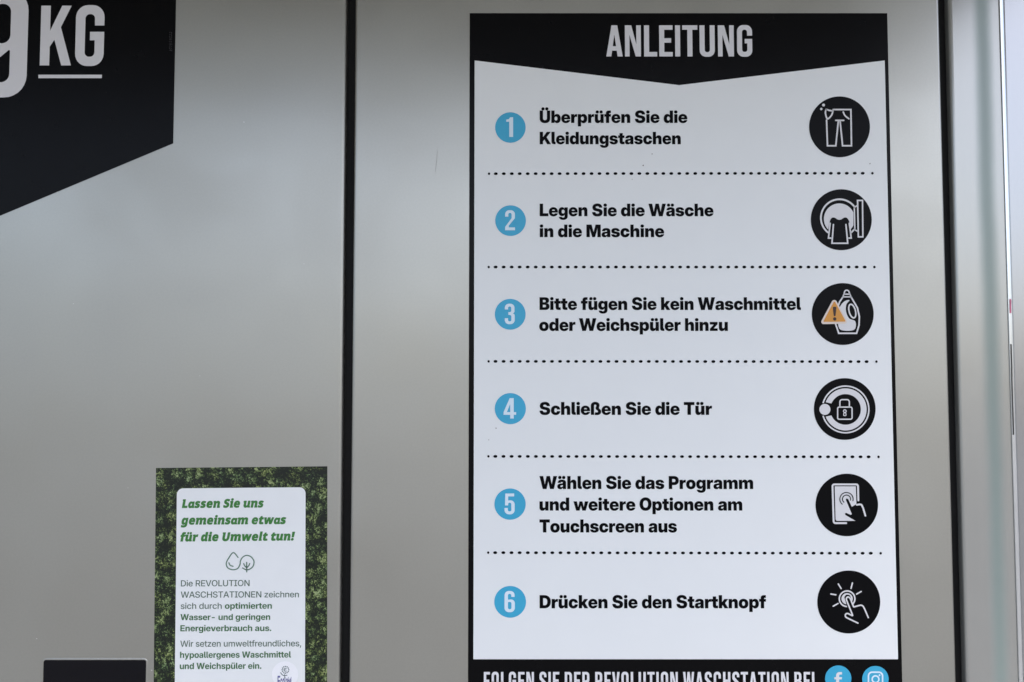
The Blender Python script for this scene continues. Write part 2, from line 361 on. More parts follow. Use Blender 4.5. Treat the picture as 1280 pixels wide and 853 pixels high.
# ------------------------------------------------------------------ lettering: outlines as data, "advance|contour;contour", * marks a curve control point
BOLD = {
" ": "235|",
'B': '650|39,0 39,728 354,728 *438,728 *551,681 *608,599 608,546 *608,504 *573,436 *510,392 468,383 468,382 *515,381 *589,335 *633,257 633,206 *633,146 *573,53 *461,0 382,0;236,152 344,152 *381,152 *425,191 425,224 *425,246 *405,278 *369,296 344,296 236,296;236,439 332,439 *354,439 *387,456 *405,487 405,507 *405,538 *365,575 332,575 236,575',
'D': '711|323,0 124,0 124,168 313,168 *373,168 *449,210 *486,297 486,363 *486,430 *448,517 *369,560 308,560 121,560 121,728 320,728 *433,728 *600,638 *691,474 691,363 *691,253 *601,90 *436,0;242,728 242,0 39,0 39,728',
'K': '729|189,104 189,351 *213,382 *263,446 *312,509 336,541 480,728 715,728 411,353 393,353;39,0 39,728 242,728 242,571 242,362 242,266 242,0;497,0 321,292 442,445 729,0',
'L': '575|39,0 39,728 242,728 242,172 556,172 556,0',
'M': '925|39,0 39,728 343,728 408,500 *417,471 *439,386 *463,293 *483,209 489,180 437,180 *443,209 *463,293 *487,386 *509,471 517,500 582,728 886,728 886,0 687,0 687,281 *687,306 *689,385 *692,479 *694,575 694,617 717,617 *707,575 *683,480 *659,387 *637,308 629,281 545,0 381,0 295,281 *287,308 *265,387 *240,480 *215,575 205,617 230,617 *230,575 *233,479 *236,385 *238,306 238,281 238,0',
'O': '746|373,-12 *274,-12 *113,75 *20,243 20,363 *20,485 *113,653 *274,739 373,739 *472,739 *632,653 *727,485 727,363 *727,242 *632,75 *472,-12;373,164 *421,164 *487,211 *521,301 521,363 *521,426 *487,516 *421,563 373,563 *326,563 *259,516 *225,426 225,363 *225,301 *259,211 *326,164',
'P': '648|39,0 39,728 348,728 *435,728 *562,666 *631,552 631,474 *631,396 *562,282 *435,220 348,220 156,220 156,387 333,387 *364,387 *408,408 *433,447 433,474 *433,500 *408,539 *364,561 333,561 242,561 242,0',
'S': '685|344,-12 *243,-12 *104,47 *31,161 31,242 223,242 *225,213 *255,171 *310,148 346,148 *378,148 *426,165 *453,193 453,212 *453,230 *428,256 *375,276 334,284 262,297 *156,317 *45,426 45,507 *45,576 *120,681 *254,739 342,739 *433,739 *564,682 *636,573 639,497 452,497 *449,535 *392,579 346,579 *318,579 *274,563 *249,535 249,517 *249,499 *271,475 *320,457 357,450 416,439 *479,427 *569,391 *626,339 *654,271 654,228 *654,151 *581,44 *442,-12',
'T': '656|20,556 20,728 637,728 637,556 430,556 430,0 227,0 227,556',
'W': '1037|193,0 0,728 221,728 279,445 *290,392 *310,285 *329,179 337,125 291,125 *301,179 *321,285 *343,392 355,445 420,728 617,728 682,445 *694,392 *716,285 *736,179 747,125 699,125 *708,179 *727,285 *747,392 758,445 816,728 1037,728 844,0 621,0 539,336 *529,375 *507,488 489,570 548,570 *530,488 *508,375 499,336 416,0',
'a': '583|200,-9 *148,-9 *69,24 *24,91 24,143 *24,186 *55,246 *109,285 *181,305 223,308 *268,311 *323,321 *348,338 348,353 348,354 *348,366 *333,382 *307,392 289,392 *270,392 *242,381 *227,360 225,345 46,345 *50,403 *109,485 *218,527 297,527 *356,527 *448,503 *510,457 *541,389 541,345 541,0 351,0 351,72 349,72 *332,42 *288,6 *233,-9;264,112 *285,112 *324,128 *350,160 350,183 350,224 *342,221 *326,216 *308,212 *285,208 271,205 *251,202 *223,188 *207,167 207,154 *207,141 *222,122 *247,112',
'b': '625|380,-12 *346,-12 *289,9 *248,50 236,80 235,80 235,0 42,0 42,728 237,728 237,448 238,448 *254,476 *295,510 *349,527 382,527 *447,527 *546,459 *603,338 603,259 *603,177 *547,55 *448,-12;322,142 *349,142 *386,170 *405,223 405,259 *405,294 *386,346 *349,375 322,375 *295,375 *254,346 *230,294 230,259 *230,223 *254,170 *295,142',
'c': '583|298,-12 *215,-12 *91,56 *22,177 22,258 *22,338 *91,460 *215,527 298,527 *354,527 *450,495 *520,435 *560,352 562,302 375,302 *374,319 *362,346 *343,366 *317,376 302,376 *276,376 *239,348 *220,295 220,258 *220,221 *239,168 *276,140 302,140 *317,140 *343,150 *362,170 *374,198 375,216 562,216 *562,166 *523,83 *453,21 *356,-12',
'd': '625|245,-12 *178,-12 *78,55 *22,177 22,259 *22,338 *79,459 *179,527 243,527 *277,527 *330,510 *371,476 387,448 388,448 388,728 583,728 583,0 390,0 390,80 389,80 *377,50 *336,9 *279,-12;303,142 *330,142 *371,170 *395,223 395,259 *395,294 *371,346 *330,375 303,375 *277,375 *239,346 *220,294 220,259 *220,223 *239,170 *277,142',
'e': '583|296,-12 *216,-12 *92,57 *22,179 22,258 *22,337 *92,458 *213,527 292,527 *352,527 *451,489 *523,418 *562,321 562,263 562,211 80,211 80,320 474,320 384,301 *384,329 *363,367 *325,388 298,388 *271,388 *232,367 *212,329 212,301 212,215 *212,187 *234,146 *275,124 304,124 *325,124 *359,135 *382,155 388,168 561,168 *551,116 *477,35 *364,-12',
'f': '426|406,516 406,367 10,367 10,516;104,0 104,562 *104,619 *146,692 *231,728 299,728 *332,728 *393,728 406,728 406,579 *398,579 *366,579 353,579 *324,579 *300,556 300,527 300,0',
'g': '625|309,-211 *223,-211 *113,-164 *56,-84 48,-35 232,-35 *236,-47 *256,-66 *288,-77 309,-77 *349,-77 *389,-31 389,16 389,95 389,95 *377,65 *335,26 *279,8 245,8 *178,8 *78,74 *22,190 22,265 *22,341 *79,459 *179,527 243,527 *277,527 *331,508 *373,472 388,446 389,446 389,516 583,516 583,37 *583,-49 *519,-159 *396,-211;303,157 *330,157 *371,185 *395,235 395,269 *395,302 *371,352 *330,379 303,379 *277,379 *239,352 *220,302 220,269 *220,235 *239,185 *277,157',
'h': '618|237,273 237,0 42,0 42,728 237,728 237,374 209,374 *233,441 *324,527 402,527 *460,527 *537,478 *576,387 576,325 576,0 381,0 381,281 *381,320 *344,362 309,362 *286,362 *254,343 *237,303',
'i': '279|42,0 42,516 237,516 237,0;139,550 *93,550 *35,603 35,644 *35,685 *93,737 139,737 *185,737 *243,685 243,644 *243,603 *185,550',
'k': '587|217,117 217,348 239,348 370,516 591,516 372,243 317,243;42,0 42,728 237,728 237,0;375,0 252,200 378,337 597,0',
'l': '310|238,0 *136,0 *42,75 42,159 42,728 237,728 237,178 *237,161 *256,144 273,144 *279,144 *290,144 295,144 295,0 *281,0 *252,0',
'm': '922|42,0 42,516 229,516 229,391 222,391 *234,438 *284,499 *352,527 389,527 *446,527 *536,460 544,391 530,391 *539,437 *590,497 *664,527 705,527 *757,527 *836,482 *880,400 880,345 880,0 685,0 685,296 *685,331 *649,372 618,372 *599,372 *570,353 *554,319 554,296 554,0 368,0 368,296 *368,331 *333,372 302,372 *283,372 *253,354 *237,319 237,296 237,0',
'n': '618|237,273 237,0 42,0 42,516 235,516 235,374 209,374 *233,441 *324,527 402,527 *460,527 *537,478 *576,387 576,325 576,0 381,0 381,281 *381,320 *344,362 309,362 *286,362 *254,343 *237,303',
'o': '607|304,-12 *220,-12 *93,54 *22,175 22,258 *22,340 *93,461 *220,527 304,527 *388,527 *514,461 *585,340 585,258 *585,175 *514,54 *388,-12;304,141 *327,141 *365,167 *388,219 388,258 *388,297 *365,349 *327,375 304,375 *281,375 *242,349 *220,297 220,258 *220,219 *242,167 *281,141',
'p': '625|42,-204 42,516 235,516 235,451 238,451 *253,477 *294,510 *349,527 382,527 *447,527 *546,459 *603,338 603,259 *603,177 *547,55 *448,-12 380,-12 *346,-12 *291,9 *251,48 239,76 237,76 237,-204;322,142 *349,142 *386,170 *405,223 405,259 *405,294 *386,346 *349,375 322,375 *295,375 *254,346 *230,294 230,259 *230,223 *254,170 *295,142',
'r': '416|42,0 42,516 231,516 231,422 232,422 *247,474 *306,516 359,516 *374,516 *396,516 408,516 408,359 *398,359 *355,359 337,359 *307,359 *262,332 *237,282 237,247 237,0',
's': '559|285,-13 *208,-13 *92,32 *23,114 18,168 210,168 *213,146 *251,117 282,117 *311,117 *343,135 343,150 *343,163 *314,179 285,184 188,200 *111,212 *29,291 29,353 *29,406 *87,484 *197,526 274,526 *353,526 *464,481 *526,400 527,344 350,344 *349,367 *311,397 282,397 *254,397 *224,378 224,364 *224,352 *249,334 271,331 382,312 *463,298 *541,230 541,172 *541,118 *478,34 *362,-13',
't': '418|398,516 398,367 10,367 10,516;97,656 292,656 292,188 *292,166 *310,148 337,148 *350,148 *391,148 398,148 398,0 *385,0 *324,0 291,0 *189,0 *97,74 97,154',
'u': '618|216,-12 *159,-12 *81,38 *42,128 42,190 42,516 237,516 237,234 *237,196 *275,153 309,153 *332,153 *364,173 *381,212 381,242 381,516 576,516 576,0 383,0 383,142 409,142 *385,75 *294,-12',
'w': '875|156,0 -2,516 203,516 235,375 *249,317 *273,190 285,129 259,129 *273,190 *302,317 317,375 353,516 522,516 558,375 *573,317 *602,190 616,129 591,129 *603,190 *625,316 638,375 668,516 877,516 719,0 518,0 464,180 *457,206 *443,260 *429,316 422,344 453,344 *446,316 *432,260 *418,206 411,180 357,0',
'z': '561|48,0 48,125 281,366 281,367 48,367 48,516 508,516 508,383 281,148 281,147 513,147 513,0',
'Ü': '705|353,-12 *257,-12 *117,55 *39,177 39,259 39,728 236,728 236,275 *236,242 *267,189 *319,159 353,159 *387,159 *439,189 *469,241 469,275 469,728 666,728 666,259 *666,177 *588,55 *448,-12;466,734 *423,734 *368,786 368,827 *368,867 *423,919 466,919 *509,919 *564,867 564,827 *564,786 *509,734;237,734 *194,734 *139,786 139,827 *139,867 *194,919 237,919 *280,919 *335,867 335,827 *335,786 *280,734',
'ß': '656|228,509 228,0 39,0 39,509 *39,622 *177,737 295,737 *373,737 *486,688 *548,601 548,543 *548,517 *538,478 *524,445 *514,412 514,392 *514,376 *539,349 *576,319 *613,278 *639,221 639,181 *639,131 *590,44 *479,-10 386,-10 *352,-10 *275,-1 254,10 293,150 *307,147 *352,140 389,140 *413,140 *451,161 451,188 *451,215 *424,247 *384,271 *344,300 *316,344 316,381 *316,407 *330,447 *347,481 *360,514 360,532 *360,553 *325,581 295,581 *270,581 *228,552',
'ä': '583|200,-9 *148,-9 *69,24 *24,91 24,143 *24,186 *55,246 *109,285 *181,305 223,308 *268,311 *323,321 *348,338 348,353 348,354 *348,366 *333,382 *307,392 289,392 *270,392 *242,381 *227,360 225,345 46,345 *50,403 *109,485 *218,527 297,527 *356,527 *448,503 *510,457 *541,389 541,345 541,0 351,0 351,72 349,72 *332,42 *288,6 *233,-9;264,112 *285,112 *324,128 *350,160 350,183 350,224 *342,221 *326,216 *308,212 *285,208 271,205 *251,202 *223,188 *207,167 207,154 *207,141 *222,122 *247,112;403,553 *360,553 *305,605 305,645 *305,686 *361,737 403,737 *446,737 *501,686 501,645 *501,604 *446,553;175,553 *131,553 *77,605 77,645 *77,686 *132,737 175,737 *218,737 *273,686 273,645 *273,604 *218,553',
'ü': '618|216,-12 *159,-12 *81,38 *42,128 42,190 42,516 237,516 237,234 *237,196 *275,153 309,153 *332,153 *364,173 *381,212 381,242 381,516 576,516 576,0 383,0 383,142 409,142 *385,75 *294,-12;423,553 *380,553 *325,605 325,645 *325,686 *381,737 423,737 *466,737 *521,686 521,645 *521,604 *466,553;195,553 *151,553 *97,605 97,645 *97,686 *152,737 195,737 *238,737 *293,686 293,645 *293,604 *238,553',
}
REGULAR = {
" ": "269|",
',': '269|50,-167 92,105 201,105 124,-167',
'A': '693|19,0 281,728 410,728 674,0 559,0 415,412 *399,461 *360,588 333,681 357,681 *331,588 *292,459 276,412 134,0;160,193 160,284 533,284 533,193',
'C': '730|382,-10 *285,-10 *136,81 *51,249 51,363 *51,478 *136,646 *286,738 382,738 *439,738 *540,704 *620,640 *673,549 682,491 575,491 *567,527 *532,583 *481,621 *418,641 382,641 *316,641 *214,574 *157,450 157,363 *157,276 *215,152 *316,87 382,87 *418,87 *481,107 *532,145 *567,200 575,236 683,236 *674,181 *622,90 *542,25 *441,-10',
'D': '712|311,0 132,0 132,93 305,93 *390,93 *501,157 *556,279 556,365 *556,450 *501,571 *393,634 312,634 129,634 129,728 319,728 *426,728 *579,640 *661,478 661,365 *661,251 *579,88 *422,0;184,728 184,0 77,0 77,728',
'E': '598|77,0 77,728 543,728 543,635 184,635 184,415 517,415 517,323 184,323 184,93 545,93 545,0',
'H': '733|77,0 77,728 184,728 184,418 549,418 549,728 656,728 656,0 549,0 549,326 184,326 184,0',
'I': '418|41,0 41,92 156,92 156,636 41,636 41,728 377,728 377,636 262,636 262,92 377,92 377,0',
'L': '557|77,0 77,728 184,728 184,93 519,93 519,0',
'N': '742|77,0 77,728 199,728 479,286 *491,267 *524,210 *561,141 578,102 566,94 *563,131 *559,210 *557,279 557,300 557,728 665,728 665,0 542,0 292,395 *275,421 *238,484 *191,568 160,625 176,632 *179,578 *183,485 *185,416 185,395 185,0',
'O': '760|380,-10 *286,-10 *136,81 *51,249 51,363 *51,478 *136,646 *286,738 380,738 *476,738 *624,646 *710,478 710,363 *710,249 *624,81 *476,-10;380,87 *443,87 *544,151 *604,274 604,363 *604,453 *544,577 *443,641 380,641 *317,641 *216,577 *157,453 157,363 *157,274 *216,151 *317,87',
'R': '644|77,0 77,728 341,728 *423,728 *535,670 *593,568 593,500 *593,433 *534,332 *421,277 338,277 138,277 138,368 333,368 *385,368 *453,400 *486,459 486,500 *486,542 *453,603 *385,636 332,636 184,636 184,0;494,0 318,328 437,328 615,0',
'S': '638|322,-12 *239,-12 *117,42 *50,143 47,212 155,212 *157,169 *201,111 *275,81 321,81 *369,81 *443,111 *485,165 485,201 *485,232 *451,273 *389,302 346,313 262,335 *166,360 *66,454 66,528 *66,592 *132,686 *248,738 322,738 *398,738 *511,685 *576,590 578,529 474,529 *469,584 *385,645 320,645 *276,645 *209,616 *172,566 172,534 *172,502 *210,460 *272,433 307,424 381,405 *421,395 *497,363 *556,315 *591,248 591,202 *591,139 *526,43 *406,-12',
'T': '640|38,635 38,728 602,728 602,635 374,635 374,0 267,0 267,635',
'U': '728|364,-11 *277,-11 *147,56 *76,174 76,249 76,728 182,728 182,258 *182,208 *227,130 *308,86 364,86 *421,86 *502,130 *546,208 546,258 546,728 652,728 652,249 *652,173 *581,56 *452,-11',
'V': '692|284,0 19,728 134,728 279,315 *294,271 *334,139 361,47 337,47 *363,140 *403,271 418,315 559,728 673,728 412,0',
'W': '987|217,0 19,728 131,728 238,303 *248,265 *265,185 *281,105 288,64 272,64 *280,105 *296,185 *314,265 324,303 435,728 552,728 662,303 *672,265 *690,185 *707,105 714,64 698,64 *705,105 *721,185 *739,265 748,303 855,728 967,728 769,0 646,0 528,441 *515,490 *492,601 481,666 505,666 *493,603 *473,494 459,441 340,0',
'c': '561|293,-12 *218,-12 *106,58 *43,183 43,266 *43,349 *106,474 *218,544 293,544 *337,544 *411,521 *471,477 *511,415 519,376 421,360 *416,381 *394,417 *362,443 *320,457 294,457 *245,457 *180,406 *147,320 147,266 *147,212 *180,126 *245,76 294,76 *320,76 *362,90 *395,117 *417,154 422,176 520,160 *512,121 *472,58 *412,13 *337,-12',
'd': '603|270,-11 *203,-11 *101,57 *43,182 43,267 *43,352 *101,477 *204,544 270,544 *315,544 *377,515 *416,472 428,452 432,452 432,728 534,728 534,0 435,0 435,83 428,83 *417,62 *376,19 *315,-11;291,77 *337,77 *402,125 *436,211 436,268 *436,324 *402,409 *337,456 291,456 *245,456 *180,408 *147,324 147,268 *147,211 *181,126 *245,77',
'e': '572|297,-12 *218,-12 *104,58 *43,183 43,265 *43,347 *104,473 *215,544 289,544 *338,544 *425,511 *493,444 *531,341 531,272 531,237 98,237 98,316 477,316 431,290 *431,340 *398,416 *335,459 290,459 *244,459 *179,416 *145,343 145,298 145,248 *145,194 *182,116 *252,74 298,74 *330,74 *381,93 *417,129 425,155 522,139 *511,94 *448,26 *355,-12',
'f': '360|328,536 328,452 9,452 9,536;109,0 109,607 *109,654 *151,718 *222,750 265,750 *293,750 *335,743 344,740 327,657 *320,658 *295,662 280,662 *244,662 *211,627 211,592 211,0',
'h': '585|170,315 170,0 68,0 68,728 170,728 170,404 152,404 *176,477 *267,544 331,544 *386,544 *470,497 *517,406 517,338 517,0 415,0 415,326 *415,387 *353,454 299,454 *262,454 *204,423 *170,361',
'i': '239|68,0 68,536 170,536 170,0;120,622 *93,622 *54,659 54,685 *54,711 *93,747 120,747 *147,747 *185,711 185,685 *185,659 *147,622',
'l': '270|204,-3 *134,-3 *68,61 68,125 68,728 170,728 170,143 *170,110 *189,84 217,84 *227,84 *240,85 246,86 259,4 *248,1 *220,-3',
'm': '874|68,0 68,536 166,536 168,416 159,416 *172,460 *221,517 *286,545 321,545 *381,545 *458,473 470,414 456,414 *466,455 *517,513 *590,545 633,545 *681,545 *760,504 *806,421 806,358 806,0 704,0 704,350 *704,406 *641,455 599,455 *565,455 *515,426 *487,375 487,342 487,0 387,0 387,357 *387,402 *329,455 285,455 *255,455 *202,427 *170,372 170,331 170,0',
'n': '585|170,315 170,0 68,0 68,536 167,536 167,404 152,404 *176,477 *267,544 331,544 *386,544 *469,497 *517,406 517,338 517,0 415,0 415,326 *415,387 *353,454 299,454 *262,454 *204,423 *170,361',
'r': '368|68,0 68,536 167,536 167,450 171,450 *186,493 *257,543 305,543 *316,543 *340,542 348,541 348,443 *342,445 *311,448 293,448 *258,448 *203,418 *170,363 170,325 170,0',
's': '520|261,-12 *202,-12 *110,24 *52,93 44,143 142,157 *151,114 *211,72 260,72 *312,72 *373,115 373,146 *373,173 *334,207 297,215 207,236 *133,253 *59,327 59,385 *59,432 *111,504 *203,544 263,544 *321,544 *406,508 *458,442 466,398 373,384 *365,416 *313,462 264,462 *219,462 *161,421 161,390 *161,362 *202,328 244,319 330,299 *406,282 *478,210 478,154 *478,104 *422,30 *324,-12',
't': '334|303,536 303,452 9,452 9,536;93,669 195,669 195,142 *195,110 *222,82 254,82 *263,82 *290,84 300,86 313,2 *298,-1 *261,-5 243,-5 *170,-5 *93,66 93,133',
'u': '585|255,-8 *200,-8 *116,38 *68,130 68,198 68,536 170,536 170,209 *170,149 *232,82 287,82 *323,82 *381,113 *415,175 415,220 415,536 517,536 517,0 419,0 418,131 433,131 *409,59 *317,-8',
'w': '808|186,0 23,536 131,536 192,312 *206,261 *235,141 249,71 234,71 *249,139 *278,259 293,312 354,536 455,536 515,312 *529,260 *559,140 573,71 557,71 *572,139 *601,259 615,312 676,536 784,536 621,0 518,0 450,234 *440,269 *421,344 *403,422 393,460 415,460 *405,422 *387,344 *367,268 357,234 289,0',
'z': '535|56,0 56,72 345,443 345,447 62,447 62,536 472,536 472,459 191,93 191,89 479,89 479,0',
}
SEMI = {
" ": "269|",
'-': '646|488,354 488,234 157,234 157,354',
'.': '269|135,-9 *99,-9 *49,40 49,76 *49,112 *99,161 135,161 *171,161 *221,112 221,76 *221,40 *171,-9',
'E': '609|60,0 60,728 563,728 563,599 215,599 215,431 536,431 536,304 215,304 215,129 563,129 563,0',
'W': '1028|212,0 17,728 185,728 267,376 *277,330 *295,230 *312,129 320,82 291,82 *300,129 *318,230 *337,330 348,376 435,728 593,728 680,376 *691,330 *710,230 *728,129 737,82 708,82 *716,129 *733,230 *751,330 761,376 843,728 1011,728 815,0 641,0 544,374 *530,430 *508,564 494,638 534,638 *518,566 *499,433 484,374 387,0',
'a': '573|212,-10 *160,-10 *78,26 *32,97 32,150 *32,195 *65,255 *122,292 *195,312 236,316 *283,320 *340,329 *366,346 366,364 366,366 *366,387 *346,417 *310,434 283,434 *256,434 *216,417 *191,389 187,371 48,385 *58,435 *120,506 *220,544 285,544 *333,544 *417,522 *480,476 *516,408 516,362 516,0 372,0 372,75 368,75 *354,49 *311,11 *251,-10;255,94 *288,94 *339,120 *367,165 367,193 367,248 *361,244 *337,237 *307,231 *277,226 263,224 *237,220 *198,204 *176,176 176,155 *176,135 *196,108 *231,94',
'b': '621|364,-10 *324,-10 *263,17 *222,60 210,85 206,85 206,0 57,0 57,728 208,728 208,451 211,451 *223,475 *263,517 *323,544 365,544 *427,544 *527,480 *586,356 586,267 *586,180 *529,56 *428,-10;319,111 *355,111 *406,150 *433,221 433,268 *433,315 *406,385 *356,424 319,424 *283,424 *231,385 *203,315 203,268 *203,221 *231,150 *283,111',
'c': '579|301,-11 *220,-11 *100,59 *35,184 35,266 *35,349 *100,474 *220,544 301,544 *351,544 *435,517 *499,467 *539,396 545,353 404,336 *400,356 *383,389 *357,413 *323,426 303,426 *266,426 *214,386 *188,315 188,267 *188,219 *214,148 *266,108 303,108 *324,108 *357,121 *383,145 *400,179 404,200 546,183 *540,139 *500,68 *436,17 *351,-11',
'd': '621|257,-10 *193,-10 *93,56 *35,180 35,267 *35,356 *94,480 *195,544 256,544 *298,544 *358,517 *398,475 410,451 413,451 413,728 564,728 564,0 416,0 416,85 411,85 *399,60 *358,17 *298,-10;302,111 *338,111 *390,150 *418,221 418,268 *418,315 *390,385 *338,424 302,424 *266,424 *215,385 *189,315 189,268 *189,221 *215,150 *266,111',
'e': '586|302,-11 *220,-11 *100,58 *35,182 35,266 *35,348 *100,474 *217,544 296,544 *351,544 *445,508 *514,438 *552,337 552,271 552,230 93,230 93,323 480,323 410,300 *410,340 *384,399 *334,432 298,432 *261,432 *210,399 *183,341 183,304 183,238 *183,194 *213,133 *268,101 305,101 *331,101 *373,116 *402,144 409,164 545,148 *533,100 *467,29 *366,-11',
'g': '622|302,-214 *232,-214 *129,-177 *67,-111 57,-68 191,-45 *197,-61 *225,-89 *270,-105 302,-105 *356,-105 *416,-53 416,1 416,94 408,94 *397,69 *356,28 *297,5 257,5 *194,5 *93,66 *35,184 35,270 *35,358 *95,480 *195,544 257,544 *298,544 *359,517 *400,474 412,450 416,450 416,536 565,536 565,11 *565,-65 *498,-165 *380,-214;302,121 *339,121 *390,157 *418,224 418,271 *418,318 *390,386 *339,424 302,424 *266,424 *215,386 *189,317 189,271 *189,225 *215,157 *266,121',
'h': '613|208,305 208,0 57,0 57,728 206,728 206,400 189,400 *211,468 *300,544 370,544 *426,544 *510,495 *556,403 556,339 556,0 405,0 405,312 *405,362 *355,417 310,417 *280,417 *234,392 *208,342',
'i': '265|57,0 57,536 208,536 208,0;133,603 *98,603 *50,648 50,680 *50,713 *98,757 132,757 *167,757 *215,713 215,680 *215,648 *167,603',
'l': '300|224,-2 *138,-2 *57,68 57,143 57,728 208,728 208,161 *208,136 *227,114 249,114 *258,114 *270,116 275,117 291,6 *280,3 *245,-2',
'm': '906|57,0 57,536 199,536 204,406 194,406 *206,454 *256,515 *322,545 359,545 *418,545 *495,472 510,399 493,399 *505,448 *558,513 *633,545 675,545 *725,545 *803,501 *849,419 849,359 849,0 698,0 698,330 *698,375 *649,420 613,420 *586,420 *547,397 *526,354 526,326 526,0 380,0 380,333 *380,373 *334,420 297,420 *272,420 *231,397 *208,353 208,320 208,0',
'n': '613|208,305 208,0 57,0 57,536 201,536 203,400 189,400 *211,468 *300,544 370,544 *426,544 *510,495 *555,403 555,339 555,0 405,0 405,312 *405,362 *355,417 310,417 *280,417 *234,392 *208,342',
'o': '604|302,-11 *221,-11 *101,58 *35,183 35,266 *35,350 *101,475 *221,544 302,544 *384,544 *503,475 *569,350 569,266 *569,183 *503,58 *384,-11;302,108 *339,108 *390,148 *416,220 416,267 *416,314 *390,385 *339,425 302,425 *266,425 *214,386 *188,314 188,267 *188,220 *214,148 *266,108',
'p': '621|57,-204 57,536 206,536 206,451 211,451 *223,475 *263,517 *323,544 365,544 *427,544 *527,480 *586,356 586,267 *586,180 *529,56 *428,-10 364,-10 *324,-10 *264,17 *223,59 211,84 208,84 208,-204;319,111 *355,111 *406,150 *433,221 433,268 *433,315 *406,385 *356,424 319,424 *283,424 *231,385 *203,315 203,268 *203,221 *231,150 *283,111',
'r': '399|57,0 57,536 203,536 203,442 207,442 *222,492 *289,542 337,542 *348,542 *373,540 383,538 383,406 *373,409 *336,412 319,412 *287,412 *236,384 *208,333 208,298 208,0',
's': '550|276,-11 *209,-11 *105,28 *41,102 33,155 176,170 *184,135 *235,97 278,97 *318,97 *365,127 365,151 *365,171 *330,197 296,204 203,222 *125,238 *47,315 47,376 *47,428 *103,503 *205,544 274,544 *341,544 *438,506 *497,436 504,388 369,372 *363,401 *316,437 278,437 *242,437 *197,408 197,384 *197,365 *228,338 263,331 362,311 *441,296 *518,224 518,166 *518,113 *456,33 *347,-11',
't': '371|342,536 342,421 9,421 9,536;89,669 239,669 239,162 *239,136 *261,113 288,113 *298,113 *330,116 338,118 352,4 *331,-1 *282,-5 259,-5 *174,-5 *89,71 89,145',
'u': '613|243,-8 *187,-8 *103,41 *57,133 57,197 57,536 208,536 208,224 *208,174 *258,118 303,118 *333,118 *379,144 *405,194 405,231 405,536 556,536 556,0 411,0 410,136 424,136 *401,68 *313,-8',
'v': '588|208,0 11,536 170,536 258,265 *274,214 *299,111 312,56 280,56 *292,111 *317,214 333,265 419,536 576,536 379,0',
'y': '589|60,-197 83,-82 117,-85 *143,-91 *181,-82 *204,-55 207,-31 214,0 11,536 170,536 258,265 *274,214 *297,111 310,56 273,56 *286,111 *313,215 330,265 421,536 578,536 348,-68 *332,-112 *282,-174 *209,-207 158,-207 *130,-207 *79,-201',
'ü': '613|243,-8 *187,-8 *103,41 *57,133 57,197 57,536 208,536 208,224 *208,174 *258,118 303,118 *333,118 *379,144 *405,194 405,231 405,536 556,536 556,0 411,0 410,136 424,136 *401,68 *313,-8;416,606 *383,606 *339,649 339,680 *339,711 *383,754 416,754 *448,754 *492,712 492,680 *492,649 *448,606;198,606 *166,606 *121,649 121,680 *121,711 *166,754 198,754 *230,754 *274,712 274,680 *274,649 *230,606',
}
